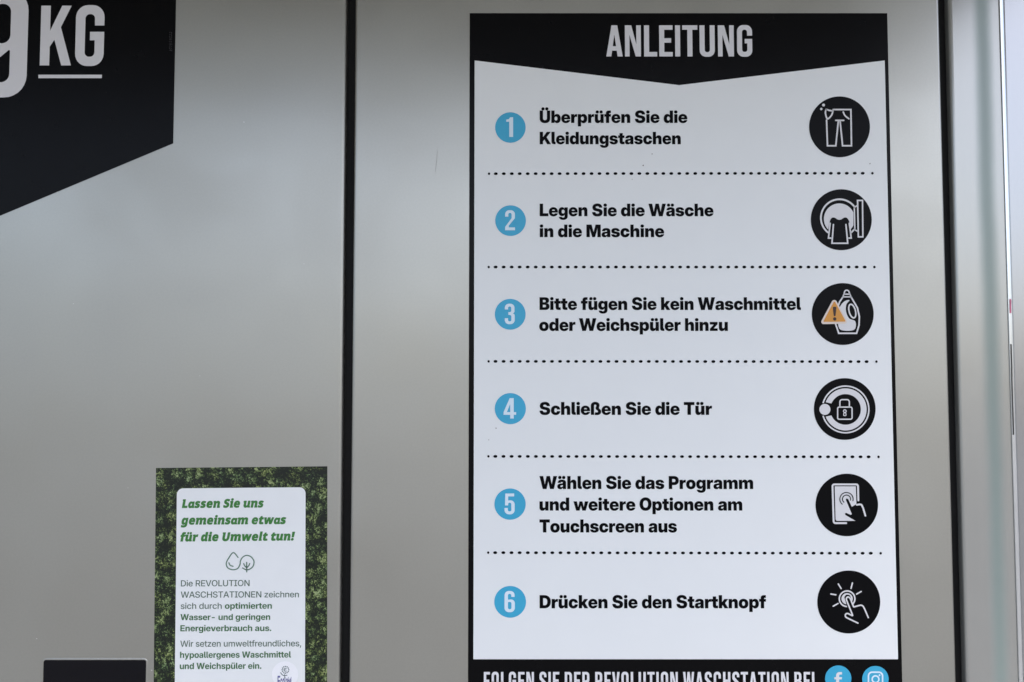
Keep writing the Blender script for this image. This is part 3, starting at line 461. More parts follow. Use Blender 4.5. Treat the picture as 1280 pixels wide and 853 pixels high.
SLAB = {
" ": "250|",
'!': '315|288,266 119,266 184,714 403,714;62,83 *72,133 *139,179 186,179 *232,179 *281,133 271,83 *261,35 *194,-12 148,-12 *101,-12 *52,35',
'L': '597|77,0 220,714 413,714 301,156 576,156 545,0;162,624 180,714 240,714 222,624',
'S': '592|587,217 *576,159 *496,55 *360,-10 262,-10 *213,-10 *142,-1 *82,19 51,35 85,207 *138,178 *249,147 297,147 *326,147 *365,161 *388,185 391,200 *395,219 *374,245 *324,273 281,294 *233,319 *166,374 *140,454 152,515 *166,584 *252,677 *383,724 463,724 *533,724 *639,693 679,673 590,524 *548,545 *464,570 426,570 *401,570 *367,558 *347,537 345,524 *341,507 *362,481 *417,450 465,426 *513,403 *575,348 *599,273',
'U': '772|741,284 *723,194 *628,62 *477,-10 374,-10 *226,-10 *101,141 129,280 216,714 410,714 326,295 *311,219 *354,151 409,151 *449,151 *504,181 *540,245 550,296 634,714 827,714;158,624 176,714 236,714 218,624',
'a': '589|227,-12 *164,-12 *84,55 *57,177 74,259 *90,338 *166,459 *273,527 333,527 *364,527 *412,510 *444,476 453,450 455,450 468,516 636,516 533,0 365,0 381,76 379,76 *362,48 *315,9 *259,-12;306,134 *333,134 *380,165 *414,221 422,259 *429,297 *417,352 *382,382 356,382 *329,382 *286,352 *255,297 247,259 *239,220 *248,165 *280,134;513,0 532,95 600,95 581,0',
'd': '658|236,-10 *151,-10 *69,136 97,276 *126,418 *268,563 358,563 *395,563 *444,542 *477,505 486,482 490,482 *491,503 *500,577 507,612 537,760 729,760 577,0 433,0 406,70 399,70 *382,48 *334,12 *274,-10;344,141 *390,141 *440,199 453,259 456,274 *469,339 *446,409 396,409 *362,409 *304,343 290,273 *276,204 *308,141;557,0 576,95 644,95 625,0',
'e': '633|428,563 *509,563 *614,507 *655,395 638,310 621,225 280,225 *273,182 *323,126 381,126 *433,126 *523,146 574,168 546,31 *502,10 *403,-10 331,-10 *247,-10 *128,49 *77,175 97,273 *117,373 *211,501 *347,563;409,433 *375,433 *321,391 308,345 472,345 *477,370 *466,409 *435,433',
'f': '428|486,410 368,410 286,0 95,0 177,410 104,410 123,504 209,551 211,560 *232,667 *340,765 440,765 *483,765 *550,752 586,739 520,615 *507,619 *473,625 453,625 *431,625 *406,598 400,568 397,553 515,553',
'g': '658|356,563 *414,563 *476,518 491,485 495,485 523,553 688,553 577,-1 *561,-79 *476,-185 *334,-240 234,-240 *167,-240 *68,-226 24,-208 56,-49 *102,-70 *188,-91 253,-91 *311,-91 *376,-49 384,-9 386,1 *389,14 *399,50 406,70 400,70 *374,37 *295,-10 238,-10 *150,-10 *69,136 97,276 *125,416 *267,563;398,415 *372,415 *330,383 *300,320 291,273 *276,201 *304,138 346,138 *369,138 *404,153 *428,182 *446,226 452,256 457,279 *465,322 *463,383 *432,415',
'i': '340|369,553 258,0 67,0 178,553;318,776 *359,776 *413,742 403,691 *393,642 *325,607 284,607 *242,607 *190,642 200,691 *210,742 *276,776;99,445 118,540 190,540 171,445;245,0 264,95 332,95 313,0',
'l': '338|257,0 66,0 218,760 409,760;237,0 256,95 324,95 305,0',
'm': '1015|854,563 *949,563 *1029,467 1008,360 936,0 745,0 805,301 *818,364 *794,413 761,413 *715,413 *662,332 648,258 596,0 405,0 465,301 *473,341 *469,390 *446,413 424,413 *391,413 *346,373 *316,297 305,242 257,0 66,0 177,553 321,553 335,485 340,485 *360,508 *413,543 *481,563 522,563 *583,563 *653,522 671,486 677,486 *711,523 *802,563;103,445 122,540 194,540 175,445;916,0 935,95 1003,95 984,0',
'n': '685|525,563 *611,563 *699,467 678,360 606,0 415,0 475,302 *486,357 *466,413 431,413 *377,413 *322,325 305,242 257,0 66,0 177,553 321,553 332,480 339,480 *362,506 *419,543 *486,563;103,445 122,540 194,540 175,445;586,0 605,95 673,95 654,0',
'r': '484|513,563 *529,563 *562,559 569,557 516,377 *507,379 *479,383 453,383 *435,383 *392,376 *351,354 *319,310 311,272 257,0 66,0 177,553 319,553 331,465 340,465 *360,492 *417,537 *482,563;103,445 122,540 194,540 175,445',
's': '532|511,170 *501,118 *437,36 *325,-10 241,-10 *182,-10 *92,3 47,21 78,174 *126,150 *230,129 261,129 *293,129 *326,143 328,157 *331,169 *314,187 *268,209 225,228 *182,247 *130,292 *113,355 122,400 *138,481 *280,563 383,563 *438,563 *529,539 576,516 500,393 *462,412 *383,434 358,434 *336,434 *308,422 306,411 *304,401 *318,385 *362,365 404,346 *448,327 *502,282 *521,219',
't': '475|365,141 *391,141 *436,152 461,160 433,21 *400,8 *326,-10 272,-10 *218,-10 *144,24 *114,107 129,182 175,410 108,410 124,488 221,548 293,664 418,664 396,553 532,553 503,410 367,410 324,195 *319,168 *340,141;409,0 428,95 496,95 477,0',
'u': '685|715,553 604,0 460,0 450,69 439,69 *416,41 *356,6 *290,-10 256,-10 *202,-10 *122,32 *89,122 104,193 176,553 367,553 306,251 *295,197 *315,141 350,141 *386,141 *434,180 *464,256 475,311 524,553;102,445 121,540 193,540 174,445;584,0 603,95 671,95 652,0',
'w': '925|532,242 *531,267 *533,333 *535,392 536,407 533,407 *528,392 *506,332 *480,264 467,235 364,0 163,0 123,553 311,553 313,341 *314,318 *311,253 *306,186 302,159 305,159 *310,179 *328,231 *348,283 *364,323 366,330 462,553 673,553 674,327 *675,308 *674,249 *672,185 669,159 672,159 *679,186 *701,255 *724,320 733,341 825,553 1009,553 746,0 542,0',
'ü': '685|715,553 604,0 460,0 450,69 439,69 *416,41 *356,6 *290,-10 256,-10 *202,-10 *122,32 *89,122 104,193 176,553 367,553 306,251 *295,197 *315,141 350,141 *386,141 *434,180 *464,256 475,311 524,553;272,690 *280,730 *335,767 370,767 *404,767 *447,730 439,690 *431,651 *374,614 340,614 *305,614 *264,651;506,690 *514,730 *569,767 605,767 *639,767 *682,730 674,690 *666,651 *609,614 575,614 *539,614 *498,651;102,445 121,540 193,540 174,445;584,0 603,95 671,95 652,0',
}
GLYPHS = {}
def glyph(font, ch):
    """(advance, contours) in thousandths of the type size"""
    key = (id(font), ch)
    if key in GLYPHS: return GLYPHS[key]
    src = font[ch]
    if not isinstance(src, str):
        GLYPHS[key] = src; return src
    adv, body = src.split('|')
    cs = []
    for part in body.split(';'):
        if not part: continue
        pts = []
        for tok in part.split(' '):
            on = not tok.startswith('*'); x, y = tok.lstrip('*').split(',')
            pts.append((float(x), float(y), on))
        full = []
        for i, p in enumerate(pts):                       # implied on-curve points
            q = pts[(i + 1) % len(pts)]
            full.append(p)
            if not p[2] and not q[2]: full.append(((p[0] + q[0]) / 2, (p[1] + q[1]) / 2, True))
        while not full[0][2]: full = full[1:] + full[:1]
        out = []; n = len(full); i = 0
        while i < n:
            p = full[i]; q = full[(i + 1) % n]
            out.append((p[0], p[1]))
            if not q[2]:
                r = full[(i + 2) % n]
                for k in (1, 2, 3):
                    t = k / 4
                    out.append(tuple((1 - t) ** 2 * p[j] + 2 * t * (1 - t) * q[j] + t * t * r[j] for j in (0, 1)))
                i += 2
            else: i += 1
        cs.append(out)
    GLYPHS[key] = (float(adv), cs)
    return GLYPHS[key]

# condensed capitals of the headings, drawn as rounded polygons (cap height 1000)
def condensed():
    T, Wd, R, r = 163, 490, 205, 75
    D = {}
    def put(ch, w, cs, l=52, rr=52):
        D[ch] = (w + l + rr, [[(x + l, y) for x, y in rounded(c, 7)] for c in cs])
    put('A', 530, [[(0, 0), (172, 1000), (358, 1000), (530, 0), (366, 0), (338, 185), (189, 185), (160, 0)], [(211, 330), (263, 705), (316, 330)]], 24, 24)
    put('B', Wd, [[(0, 0), (0, 1000), (Wd - 12, 1000, 190), (Wd - 12, 560, 120), (Wd - 85, 520), (Wd, 480, 120), (Wd, 0, 200)],
                  [(T, 860), (T, 590), (Wd - T - 12, 590, 70), (Wd - T - 12, 860, 70)], [(T, 450), (T, 140), (Wd - T, 140, 75), (Wd - T, 450, 75)]])
    put('C', Wd, [[(Wd, 630), (Wd, 1010, R), (0, 1010, R), (0, -10, R), (Wd, -10, R), (Wd, 380), (Wd - T, 380), (Wd - T, 142, r), (T, 142, r), (T, 858, r), (Wd - T, 858, r), (Wd - T, 630)]])
    put('D', Wd, [[(0, 0), (0, 1000), (Wd, 1000, R), (Wd, 0, R)], [(T, 142), (T, 858), (Wd - T, 858, r), (Wd - T, 142, r)]])
    put('E', 435, [[(0, 0), (0, 1000), (435, 1000), (435, 857), (T, 857), (T, 585), (385, 585), (385, 442), (T, 442), (T, 143), (435, 143), (435, 0)]], 52, 28)
    put('F', 420, [[(0, 0), (0, 1000), (420, 1000), (420, 857), (T, 857), (T, 570), (370, 570), (370, 427), (T, 427), (T, 0)]], 52, 14)
    put('G', Wd, [[(Wd, 668), (Wd, 1010, R), (0, 1010, R), (0, -10, R), (Wd, -10, R), (Wd, 562), (248, 562), (248, 420), (Wd - T + 3, 420), (Wd - T + 3, 145, r), (T, 145, r), (T, 858, r), (Wd - T, 858, r), (Wd - T, 668)]])
    put('H', 500, [[(0, 0), (0, 1000), (T, 1000), (T, 575), (500 - T, 575), (500 - T, 1000), (500, 1000), (500, 0), (500 - T, 0), (500 - T, 430), (T, 430), (T, 0)]])
    put('I', T, [[(0, 0), (0, 1000), (T, 1000), (T, 0)]])
    put('K', 535, [[(0, 0), (0, 1000), (T, 1000), (T, 580), (360, 1000), (522, 1000), (346, 640), (535, 0), (368, 0), (240, 430), (T, 312), (T, 0)]], 52, 14)
    put('L', 420, [[(0, 0), (0, 1000), (T, 1000), (T, 143), (420, 143), (420, 0)]], 52, 18)
    put('N', 515, [[(0, 0), (0, 1000), (205, 1000), (368, 385), (368, 1000), (515, 1000), (515, 0), (345, 0), (147, 690), (147, 0)]])
    put('O', Wd, [[(0, -10, R), (0, 1010, R), (Wd, 1010, R), (Wd, -10, R)], [(T, 142, r), (T, 858, r), (Wd - T, 858, r), (Wd - T, 142, r)]])
    put('R', 495, [[(0, 0), (0, 1000), (480, 1000, 190), (480, 470, 130), (410, 450, 20), (480, 410, 100), (495, 0), (325, 0), (318, 400, 60), (T, 400), (T, 0)], [(T, 860), (T, 542), (318, 542, 75), (318, 860, 75)]], 52, 40)
    put('S', 475, [[(475, 705), (475, 1010, R), (0, 1010, R), (0, 600, 140), (318, 290, 60), (318, 140, r), (T, 140, r), (T, 320), (0, 320), (0, -10, R), (475, -10, R), (475, 400, 150), (T - 2, 700, 60), (T - 2, 860, r), (315, 860, r), (315, 705)]], 36, 36)
    put('T', 490, [[(164, 0), (164, 857), (0, 857), (0, 1000), (490, 1000), (490, 857), (326, 857), (326, 0)]], 18, 18)
    put('U', Wd, [[(0, 1000), (0, -10, R), (Wd, -10, R), (Wd, 1000), (Wd - T + 3, 1000), (Wd - T + 3, 138, r), (T, 138, r), (T, 1000)]])
    put('V', 520, [[(0, 1000), (168, 1000), (262, 260), (356, 1000), (520, 1000), (360, 0), (160, 0)]], 16, 16)
    put('W', 760, [[(0, 1000), (158, 1000), (222, 330), (305, 1000), (455, 1000), (545, 330), (606, 1000), (760, 1000), (640, 0), (458, 0), (380, 600), (303, 0), (122, 0)]], 18, 18)
    put('1', 300, [[(130, 0), (130, 770), (0, 770), (0, 880), (110, 905, 40), (170, 1000), (300, 1000), (300, 0)]])
    put('2', 470, [[(0, 680), (0, 1010, R), (465, 1010, R), (465, 600, 150), (175, 230, 60), (175, 143), (470, 143), (470, 0), (0, 0), (0, 170, 60), (308, 610, 90), (308, 868, r), (155, 868, r), (155, 680)]])
    put('3', 475, [[(0, 720), (0, 1010, R), (465, 1010, R), (465, 560, 120), (390, 525), (475, 480, 120), (475, -10, R), (0, -10, R), (0, 290), (158, 290), (158, 132, r), (312, 132, r), (312, 450, 80), (170, 450), (170, 592), (308, 592, 80), (308, 868, r), (158, 868, r), (158, 720)]])
    put('4', 530, [[(278, 0), (278, 180), (0, 180), (0, 315), (260, 1000), (430, 1000), (430, 315), (530, 315), (530, 180), (430, 180), (430, 0)], [(140, 315), (278, 315), (278, 700)]], 20, 20)
    put('5', 475, [[(25, 420), (38, 1000), (450, 1000), (450, 857), (175, 857), (170, 660), (475, 690, 200), (475, -10, R), (0, -10, R), (0, 300), (156, 300), (156, 132, r), (316, 132, r), (316, 560, r), (175, 545, 60), (175, 420)]])
    put('6', 485, [[(475, 720), (475, 1010, R), (0, 1010, R), (0, -10, R), (485, -10, R), (485, 620, 180), (T, 590), (T, 868, r), (318, 868, r), (318, 720)], [(T, 470), (T, 132, r), (325, 132, r), (325, 490, r)]])
    put('9', 490, [[(10, 255), (10, -10, R), (490, -10, R), (490, 1010, R), (0, 1010, R), (0, 356, 190), (225, 356, 90), (328, 445, 10), (328, 132, 80), (172, 132, r), (172, 255)], [(165, 497, 80), (165, 868, r), (328, 868, r), (328, 497, 80)]])
    D[' '] = (200, [])
    return D
COND = condensed()

def lettering(ink, runs, a, b, cap_px, cap_units, evenodd=False, track=0, fat=0):
    """set runs [(font, string), ...] so that the ink spans from a to b (photo measures of the baseline ends)"""
    pen = 0; placed = []
    for font, s in runs:
        for ch in s:
            adv, cs = glyph(font, ch)
            if fat: cs = cs + [q for c in cs for q in stroke(c, fat, True)]      # heavier cut of the same letter
            if cs: placed.append((pen, cs))
            pen += adv + track
    x0 = min(p[0] + o for o, cs in placed[:1] for c in cs for p in c)
    x1 = max(p[0] + o for o, cs in placed[-1:] for c in cs for p in c)
    A, B = Vector(P(*a)), Vector(P(*b))
    ux = (B - A) / (x1 - x0)
    up = Vector(P(a[0], a[1] - cap_px)) - A
    nrm = Vector((-ux[1], ux[0])).normalized() * (up.length / cap_units)
    for o, cs in placed:
        ink.add([[tuple(A + ux * (p[0] + o - x0) + nrm * p[1]) for p in c] for c in cs], evenodd)
    return ink

# ------------------------------------------------------------------ the setting and the machine fronts
def box(name, lo, hi, mat, parent=None, bevel=0.0, label=None):
    bm = bmesh.new()
    bmesh.ops.create_cube(bm, size=1)
    for v in bm.verts:
        v.co = Vector([(lo[i] + hi[i]) / 2 + v.co[i] * (hi[i] - lo[i]) for i in range(3)])
    if bevel:
        bmesh.ops.bevel(bm, geom=list(bm.edges), offset=bevel, segments=4, profile=0.5, affect='EDGES')
    off = Vector((0, 0, 0))
    p = parent
    while p is not None: off += p.location; p = p.parent
    for v in bm.verts: v.co -= off
    me = bpy.data.meshes.new(name); bm.to_mesh(me); bm.free()
    me.materials.append(mat)
    o = link(bpy.data.objects.new(name, me), parent)
    if label: o["label"] = label
    return o

g = mesh_obj("ground", [(-60, -60, 0), (60, -60, 0), (60, 60, 0), (-60, 60, 0)], [(0, 1, 2, 3)], M['ground'])
tag(g, "grey paving in front of the machines", None, kind="structure")
xm = lambda t, b: (P(t, 0)[0] + P(b, 853)[0]) / 2          # an upright edge seen at the top and the bottom of the photo
gl0, gl1 = xm(432.8, 424.6), xm(444.4, 435.8)
gr0, gr1 = xm(1173.9, 1196), xm(1187, 1207)
TOP, BOT = Z0 + 0.66, 0.18
body = box("cabinet_body", (-1.6, 0.035, 0.04), (1.3, 0.95, TOP + 0.25), M['body'])
tag(body, "dark steel cabinet body behind the pale front panels", "cabinet")
cano = box("canopy", (-3.2, -1.22, Z0 + 0.735), (0.90, 0.03, Z0 + 0.86), M['soffit'], bevel=0.006)
tag(cano, "dull grey canopy roof over the machine fronts", "canopy")
pl = box("metal_panel", (-1.55, 0.0, BOT), (gl0, 0.03, TOP), M['panel'], bevel=0.0034)
tag(pl, "champagne grey metal panel carrying the black weight sticker and the green foliage sticker", "panel", "painted metal front panels")
pr = box("metal_panel", (gl1, 0.0, BOT), (gr0, 0.03, TOP), M['panel'], bevel=0.0034)
tag(pr, "champagne grey metal panel carrying the tall black and white instruction sign", "panel", "painted metal front panels")
s1 = box("rubber_seal", (gl0 + 0.0004, 0.009, BOT), (gl1 - 0.0004, 0.028, TOP), M['rubber'])
tag(s1, "black rubber seal in the gap between the weight sticker panel and the sign panel", "seal", "black seals in the panel gaps")
s2 = box("rubber_seal", (gr0 + 0.0004, 0.010, BOT), (gr1 - 0.0004, 0.028, TOP), M['rubber'])
tag(s2, "black rubber seal in the gap right of the instruction sign, beside the pale post", "seal", "black seals in the panel gaps")

# pale post right of the sign: an upright profile with a soft painted green reflection, a bright trim strip and a cladding panel after it
def profile(name, pts, mat, parent=None, smooth=True, label=None):
    n = len(pts)
    vs = [(x, y, BOT) for x, y in pts] + [(x, y, TOP) for x, y in pts]
    fs = [(i, i + 1, n + i + 1, n + i) for i in range(n - 1)]
    return mesh_obj(name, vs, fs, mat, parent, label, smooth)
st0, st1 = xm(1217, 1228), xm(1243, 1269)
bd0, bd1 = xm(1249.4, 1272), xm(1255.4, 1277.5)
post = thing("side_post", "pale grey upright post with a soft painted green reflection at the right edge", "post", ((st0 + st1) / 2, 0.0, BOT))
rb = 0.004
left = [(gr1, 0.03)] + [(gr1 + rb - rb * math.cos(a), rb - rb * math.sin(a)) for a in [PI / 2 * k / 5 for k in range(6)]]
profile("post_face", left + [(gr1 + (st0 - gr1) * k / 6, 0.0) for k in range(1, 7)], M['post'], post, smooth=False)
profile("green_reflection", [(st0 + (st1 - st0) * k / 8, 0.0) for k in range(9)], reflection_material((st1 - st0) / 2), post, smooth=False)  # reflected greenery is painted into the colour of this face
profile("post_edge", [(st1 + (bd0 - st1) * k / 4, 0.0) for k in range(4)] + [(bd0 - 0.0004, 0.0), (bd0 - 0.0001, 0.0008), (bd0 - 0.0001, 0.03)], M['post'], post, smooth=False)
bead = thing("bright_strip", "thin bright white metal strip running up beside the pale post", "trim", ((bd0 + bd1) / 2, 0, BOT))
w = bd1 - bd0
bx = lambda py: bd0 + w / 2
profile("trim_face", [(bd0, 0.0012), (bd0 + 0.00005, -0.0010), (bd0 + 0.0003, -0.0015), (bd0 + 0.0007, -0.0016)] + [(bd0 + 0.0007 + (w - 0.0007) * k / 6, -0.0016 + 0.0011 * (k / 6) + 0.0004 * (k / 6) ** 3) for k in range(1, 7)] + [(bd1, 0.0012)], M["bead"], bead)
def sliver(name, x, z0, z1, wd, y, mat, parent, label):
    ink = Ink(); n = 8
    pts = [(x + random.uniform(-.0002, .0002), z0 + (z1 - z0) * k / n) for k in range(n + 1)]
    ink.add(stroke(pts, wd)); return ink.build(name, mat, -y, parent, label)
sliver("smear", bd0 + w * .46, P(1262, 391)[1], P(1262, 375)[1], 0.0019, -0.0019, M['pink'], bead, "small pink smear")
sliver("dark_line", bd0 + w * .30, P(1262, 543)[1], P(1262, 431)[1], 0.0014, -0.0020, M['dark_line'], bead, "thin dark painted reflection")  # dark reflection on the strip, painted as a thin sliver
sp = box("cladding_panel", (bd1 + 0.0004, 0.0, BOT), (1.25, 0.03, TOP), M['side'], bevel=0.0012)
tag(sp, "pale smooth side panel at the far right beyond the thin bright metal strip", "panel")
jb = box("joint_backing", (bd0 + 0.0002, 0.012, BOT), (bd1 + 0.0005, 0.029, TOP), M['dark_line'], bead)

# ------------------------------------------------------------------ black weight sticker
cx, cz = P(60, 60)
wt = thing("weight_sticker", "large black pennant sticker reading 9 KG on the left panel", "sticker", (cx, 0, cz))
xr = (P(219.8, 0)[0] + P(216.8, 180)[0]) / 2
kx, kz = P(216.8, 179.5); lx, lz = P(0, 270)
mid = -0.80
zm = lz + (lz - kz) / (lx - kx) * (mid - lx)
slab("sheet", [[(xr, Z0 + 0.58), (xr, kz), (mid, zm), (mid - (xr - mid), kz), (mid - (xr - mid), Z0 + 0.58)]], -0.00002, -0.0004, M['black'], wt)
ink = Ink(); lettering(ink, [(COND, '9')], (-33, 121), (33, 121), 133, 1000, True); ink.build("weight_digit", M['white_ink'], 0.0007, wt)
ink = Ink(); lettering(ink, [(COND, 'KG')], (50, 82.3), (129.6, 82.3), 74.6, 1000, True); ink.build("unit_text", M['white_ink'], 0.0007, wt)
Ink().add([[P(48.3, 98.2), P(127.6, 98.2), P(127.8, 93.9), P(48.4, 93.9)]]).build("underline", M['white_ink'], 0.0007, wt)
ink = Ink()
for k in range(11):                                             # print mark too small to read
    y = 41 + k * 2.25
    for q in range(2):
        x = 211.9 + q * 1.9 + random.uniform(-.2, .2)
        ink.add(stroke([P(x, y), P(x + random.uniform(.9, 1.7), y + random.uniform(-.7, .9))], 0.00032))
ink.build("fine_print", M['grey_ink'], 0.0007, wt)

# ------------------------------------------------------------------ instruction sign
sg0, sg1 = xm(587.75, 584.5), xm(1108.2, 1127.8)
zt = P(850, 17)[1]; zb = P(850, 902)[1]
wf0, wf1 = xm(593.8, 591.4), xm(1104.0, 1122.6)
sign = thing("instruction_sign", "tall black and white instruction sign headed ANLEITUNG on the middle panel", "sign", ((sg0 + sg1) / 2, 0, zt))
slab("backing_sheet", [[(sg0, zb), (sg1, zb), (sg1, zt), (sg0, zt)]], -0.00002, -0.0006, M['black'], sign)
zw0, zw1 = P(850, 824)[1], P(850, 76.2)[1]
Ink().add([[(wf0, zw0), (wf1, zw0), (wf1, zw1), P(848.7, 107), (wf0, zw1)]]).build("white_field", M['white'], 0.0009, sign)
ink = Ink(); lettering(ink, [(COND, 'ANLEITUNG')], (757.8, 71.2), (940.2, 71.2), 38.9, 1000, True); ink.build("heading_text", M['white_ink'], 0.0010, sign)

STEPS = [
    ("1", (638.0, 160.0, 19.0), [("Überprüfen Sie die", 674.6, 859, 154.3), ("Kleidungstaschen", 674.6, 850.8, 180.9)]),
    ("2", (638.2, 276.3, 19.1), [("Legen Sie die Wäsche", 674.6, 891.6, 270.8), ("in die Maschine", 674.6, 830, 296.9)]),
    ("3", (637.8, 393.2, 19.2), [("Bitte fügen Sie kein Waschmittel", 674.4, 1000.8, 387.8), ("oder Weichspüler hinzu", 674.0, 909.6, 414.0)]),
    ("4", (637.9, 511.0, 19.4), [("Schließen Sie die Tür", 674.4, 889.8, 518.8)]),
    ("5", (637.6, 630.2, 19.5), [("Wählen Sie das Programm", 674.3, 941.2, 611.4), ("und weitere Optionen am", 674.3, 927.6, 638.3), ("Touchscreen aus", 674.3, 846, 665.6)]),
    ("6", (637.7, 752.2, 19.8), [("Drücken Sie den Startknopf", 674.5, 957.2, 760.3)]),
]
def disc(px, py, r, n=64):
    return [P(*q) for q in circle(px, py, r, n)]
for i, (num, (bx_, by_, br), lines) in enumerate(STEPS):
    grow = 1 + 0.012 * i
    badge = Ink().add([disc(bx_, by_, br)]).build("number_badge", M['cyan'], 0.0012, sign, f"blue round badge with the number {num}")
    hw = {"1": 4.3, "4": 7.6}.get(num, 6.1) * grow; off = -0.6 if num != "1" else -0.9
    ink = Ink(); lettering(ink, [(COND, num)], (bx_ + off - hw, by_ + 11.9 * grow), (bx_ + off + hw, by_ + 11.9 * grow), 24.6 * grow, 1000, True)
    ink.build("digit", M['cyan_light'], 0.0015, badge)
    ink = Ink()
    for s, xa, xb, yb in lines:
        lettering(ink, [(BOLD, s)], (xa, yb), (xb, yb), 15.5 * grow, 728, track=-14)
    ink.build("instruction_text", M['ink'], 0.0012, sign, "black text reading " + " ".join(l[0] for l in lines))
for (xa, xb, ya, yb) in ((611.3, 1090.0, 217.7, 217.1), (611.0, 1092.5, 334.2, 334.2), (610.8, 1095.0, 452.0, 452.3), (610.6, 1097.6, 570.6, 571.2), (610.3, 1100.3, 690.8, 691.6)):
    ink = Ink(); k = (xb - xa) / 478.7; n = 48
    for j in range(n + 1):
        if j == 0: x, rx, ry = xa, 1.45, 1.55
        elif j == n: x, rx, ry = xb, 1.55, 1.6
        else: x, rx, ry = xa + 8.5 * k + (j - 1) * (xb - xa - 20.6 * k) / (n - 2), 2.45 * k, 1.75 * k
        y = ya + (yb - ya) * (x - xa) / (xb - xa)
        ink.add([[P(*q) for q in circle(x, y, rx, 14, ry)]])
    ink.build("divider_line", M['ink'], 0.0012, sign)

# round pictograms; their lines are noted on an enlarged drawing of 7.108 units to the photo's pixel
class Draw:
    def __init__(s, ox, oy): s.ox, s.oy = ox, oy; s.k = 7.1083
    def m(s, c): return [P(s.ox + x / s.k, s.oy + y / s.k) for x, y in c]
    def fillc(s, ink, *cs): ink.add([s.m(c) for c in cs]); return ink
    def line(s, ink, pts, w, closed=False):
        ink.add([s.m(c) for c in stroke(pts, w * 0.92, closed)]); return ink
def pictogram(oy, cx, cy, r, label):
    d = Draw(1000, oy)
    p = Ink().add([d.m(circle(cx, cy, r, 72))]).build("pictogram", M['icon'], 0.0012, sign, label)
    return d, p
LN = M['icon_line']
# 1 trousers with an emptied pocket
d, p = pictogram(100, 348, 420.5, 270, "black disc with a pair of trousers")
ink = Ink()
d.line(ink, [(290, 268), (448, 268), (453, 589), (374, 589), (352, 372)], 15)
d.line(ink, [(336, 372), (314, 589), (240, 589), (232, 362)], 15)
d.line(ink, [(314, 364), (384, 364)], 15)
d.line(ink, curve([(228, 264), (222, 300), (240, 350), (276, 318), (290, 274)]), 15)
d.line(ink, [(228, 264), (250, 274), (284, 280)], 15)
d.line(ink, curve([(380, 290), (396, 322), (430, 350)]), 15)
d.fillc(ink, circle(205, 228, 13, 16)); d.fillc(ink, circle(185, 263, 11, 16))
ink.build("trousers_outline", LN, 0.0015, p)
# 2 washing drum with a shirt and an open door
d, p = pictogram(220, 363.5, 392, 270.5, "black disc with a shirt in a washing drum")
ink = Ink()
d.fillc(ink, [q for q in arc(345, 385, 137, 137, 24, 336, 40)])
ink.build("drum_opening", LN, 0.0015, p)
ink = Ink()
d.fillc(ink, rounded([(228, 560), (262, 400, 20), (278, 372, 22), (304, 374, 14), (345, 403, 40), (386, 374, 14), (410, 372, 22), (430, 400, 20), (466, 560), (440, 625), (250, 625)]))
ink.build("shirt_shape", M['icon'], 0.0018, p)
ink = Ink()
d.line(ink, arc(345, 377, 165, 165, 129, 322, 36), 17)
d.line(ink, [(448, 508), (478, 478)], 16)
d.line(ink, [(505, 222), (549, 222), (552, 545), (512, 545)], 14, True)
d.line(ink, [(476, 283), (481, 482)], 13); d.line(ink, [(476, 285), (500, 268)], 13); d.line(ink, [(481, 482), (505, 496)], 13)
d.line(ink, [(262, 425), (247, 556), (268, 556)], 14); d.line(ink, [(432, 425), (449, 556), (428, 556)], 14)
d.line(ink, [(291, 436), (278, 602), (418, 602), (402, 436)], 14)
ink.build("drum_outline", LN, 0.0021, p)
# 3 detergent bottle with a warning triangle
d, p = pictogram(340, 376.5, 376, 274.5, "black disc with a bottle and an orange warning triangle")
ink = Ink()
d.line(ink, [(312, 465), (340, 547), (498, 547), (520, 475), (523, 400), (505, 320), (450, 226)], 15)
d.line(ink, [(376, 226), (348, 268), (336, 300)], 15)
d.line(ink, rounded([(376, 224), (386, 198), (394, 172, 14), (410, 160, 20), (428, 172, 14), (438, 198), (450, 224)], 3), 13, True)
d.line(ink, [(386, 200), (438, 200)], 13)
d.fillc(ink, curve([(340, 330), (368, 285), (400, 258), (436, 254), (408, 290), (404, 350), (432, 415), (487, 442), (476, 516), (357, 516), (330, 440)], 5))
d.line(ink, [(460 + 28 * math.cos(t) * .97 + 62 * math.sin(t) * .26, 350 - 28 * math.cos(t) * .26 + 62 * math.sin(t) * .97) for t in [2 * PI * k / 28 for k in range(28)]], 14, True)
ink.build("bottle_outline", LN, 0.0015, p)
Ink().add([d.m(rounded([(300, 224, 24), (170, 466, 20), (424, 462, 20)]))]).build("triangle_border", M['cream'], 0.0018, p)
tri = Ink().add([d.m(rounded([(300, 258, 8), (200, 446, 6), (402, 444, 6)]))]).build("warning_triangle", M['orange'], 0.0021, p, "orange warning triangle")
ink = Ink(); d.fillc(ink, rounded([(284, 312, 10), (318, 312, 10), (309, 396, 8), (294, 396, 8)])); d.fillc(ink, circle(302, 420, 15, 20))
ink.build("exclamation_mark", M['brown'], 0.0024, p)
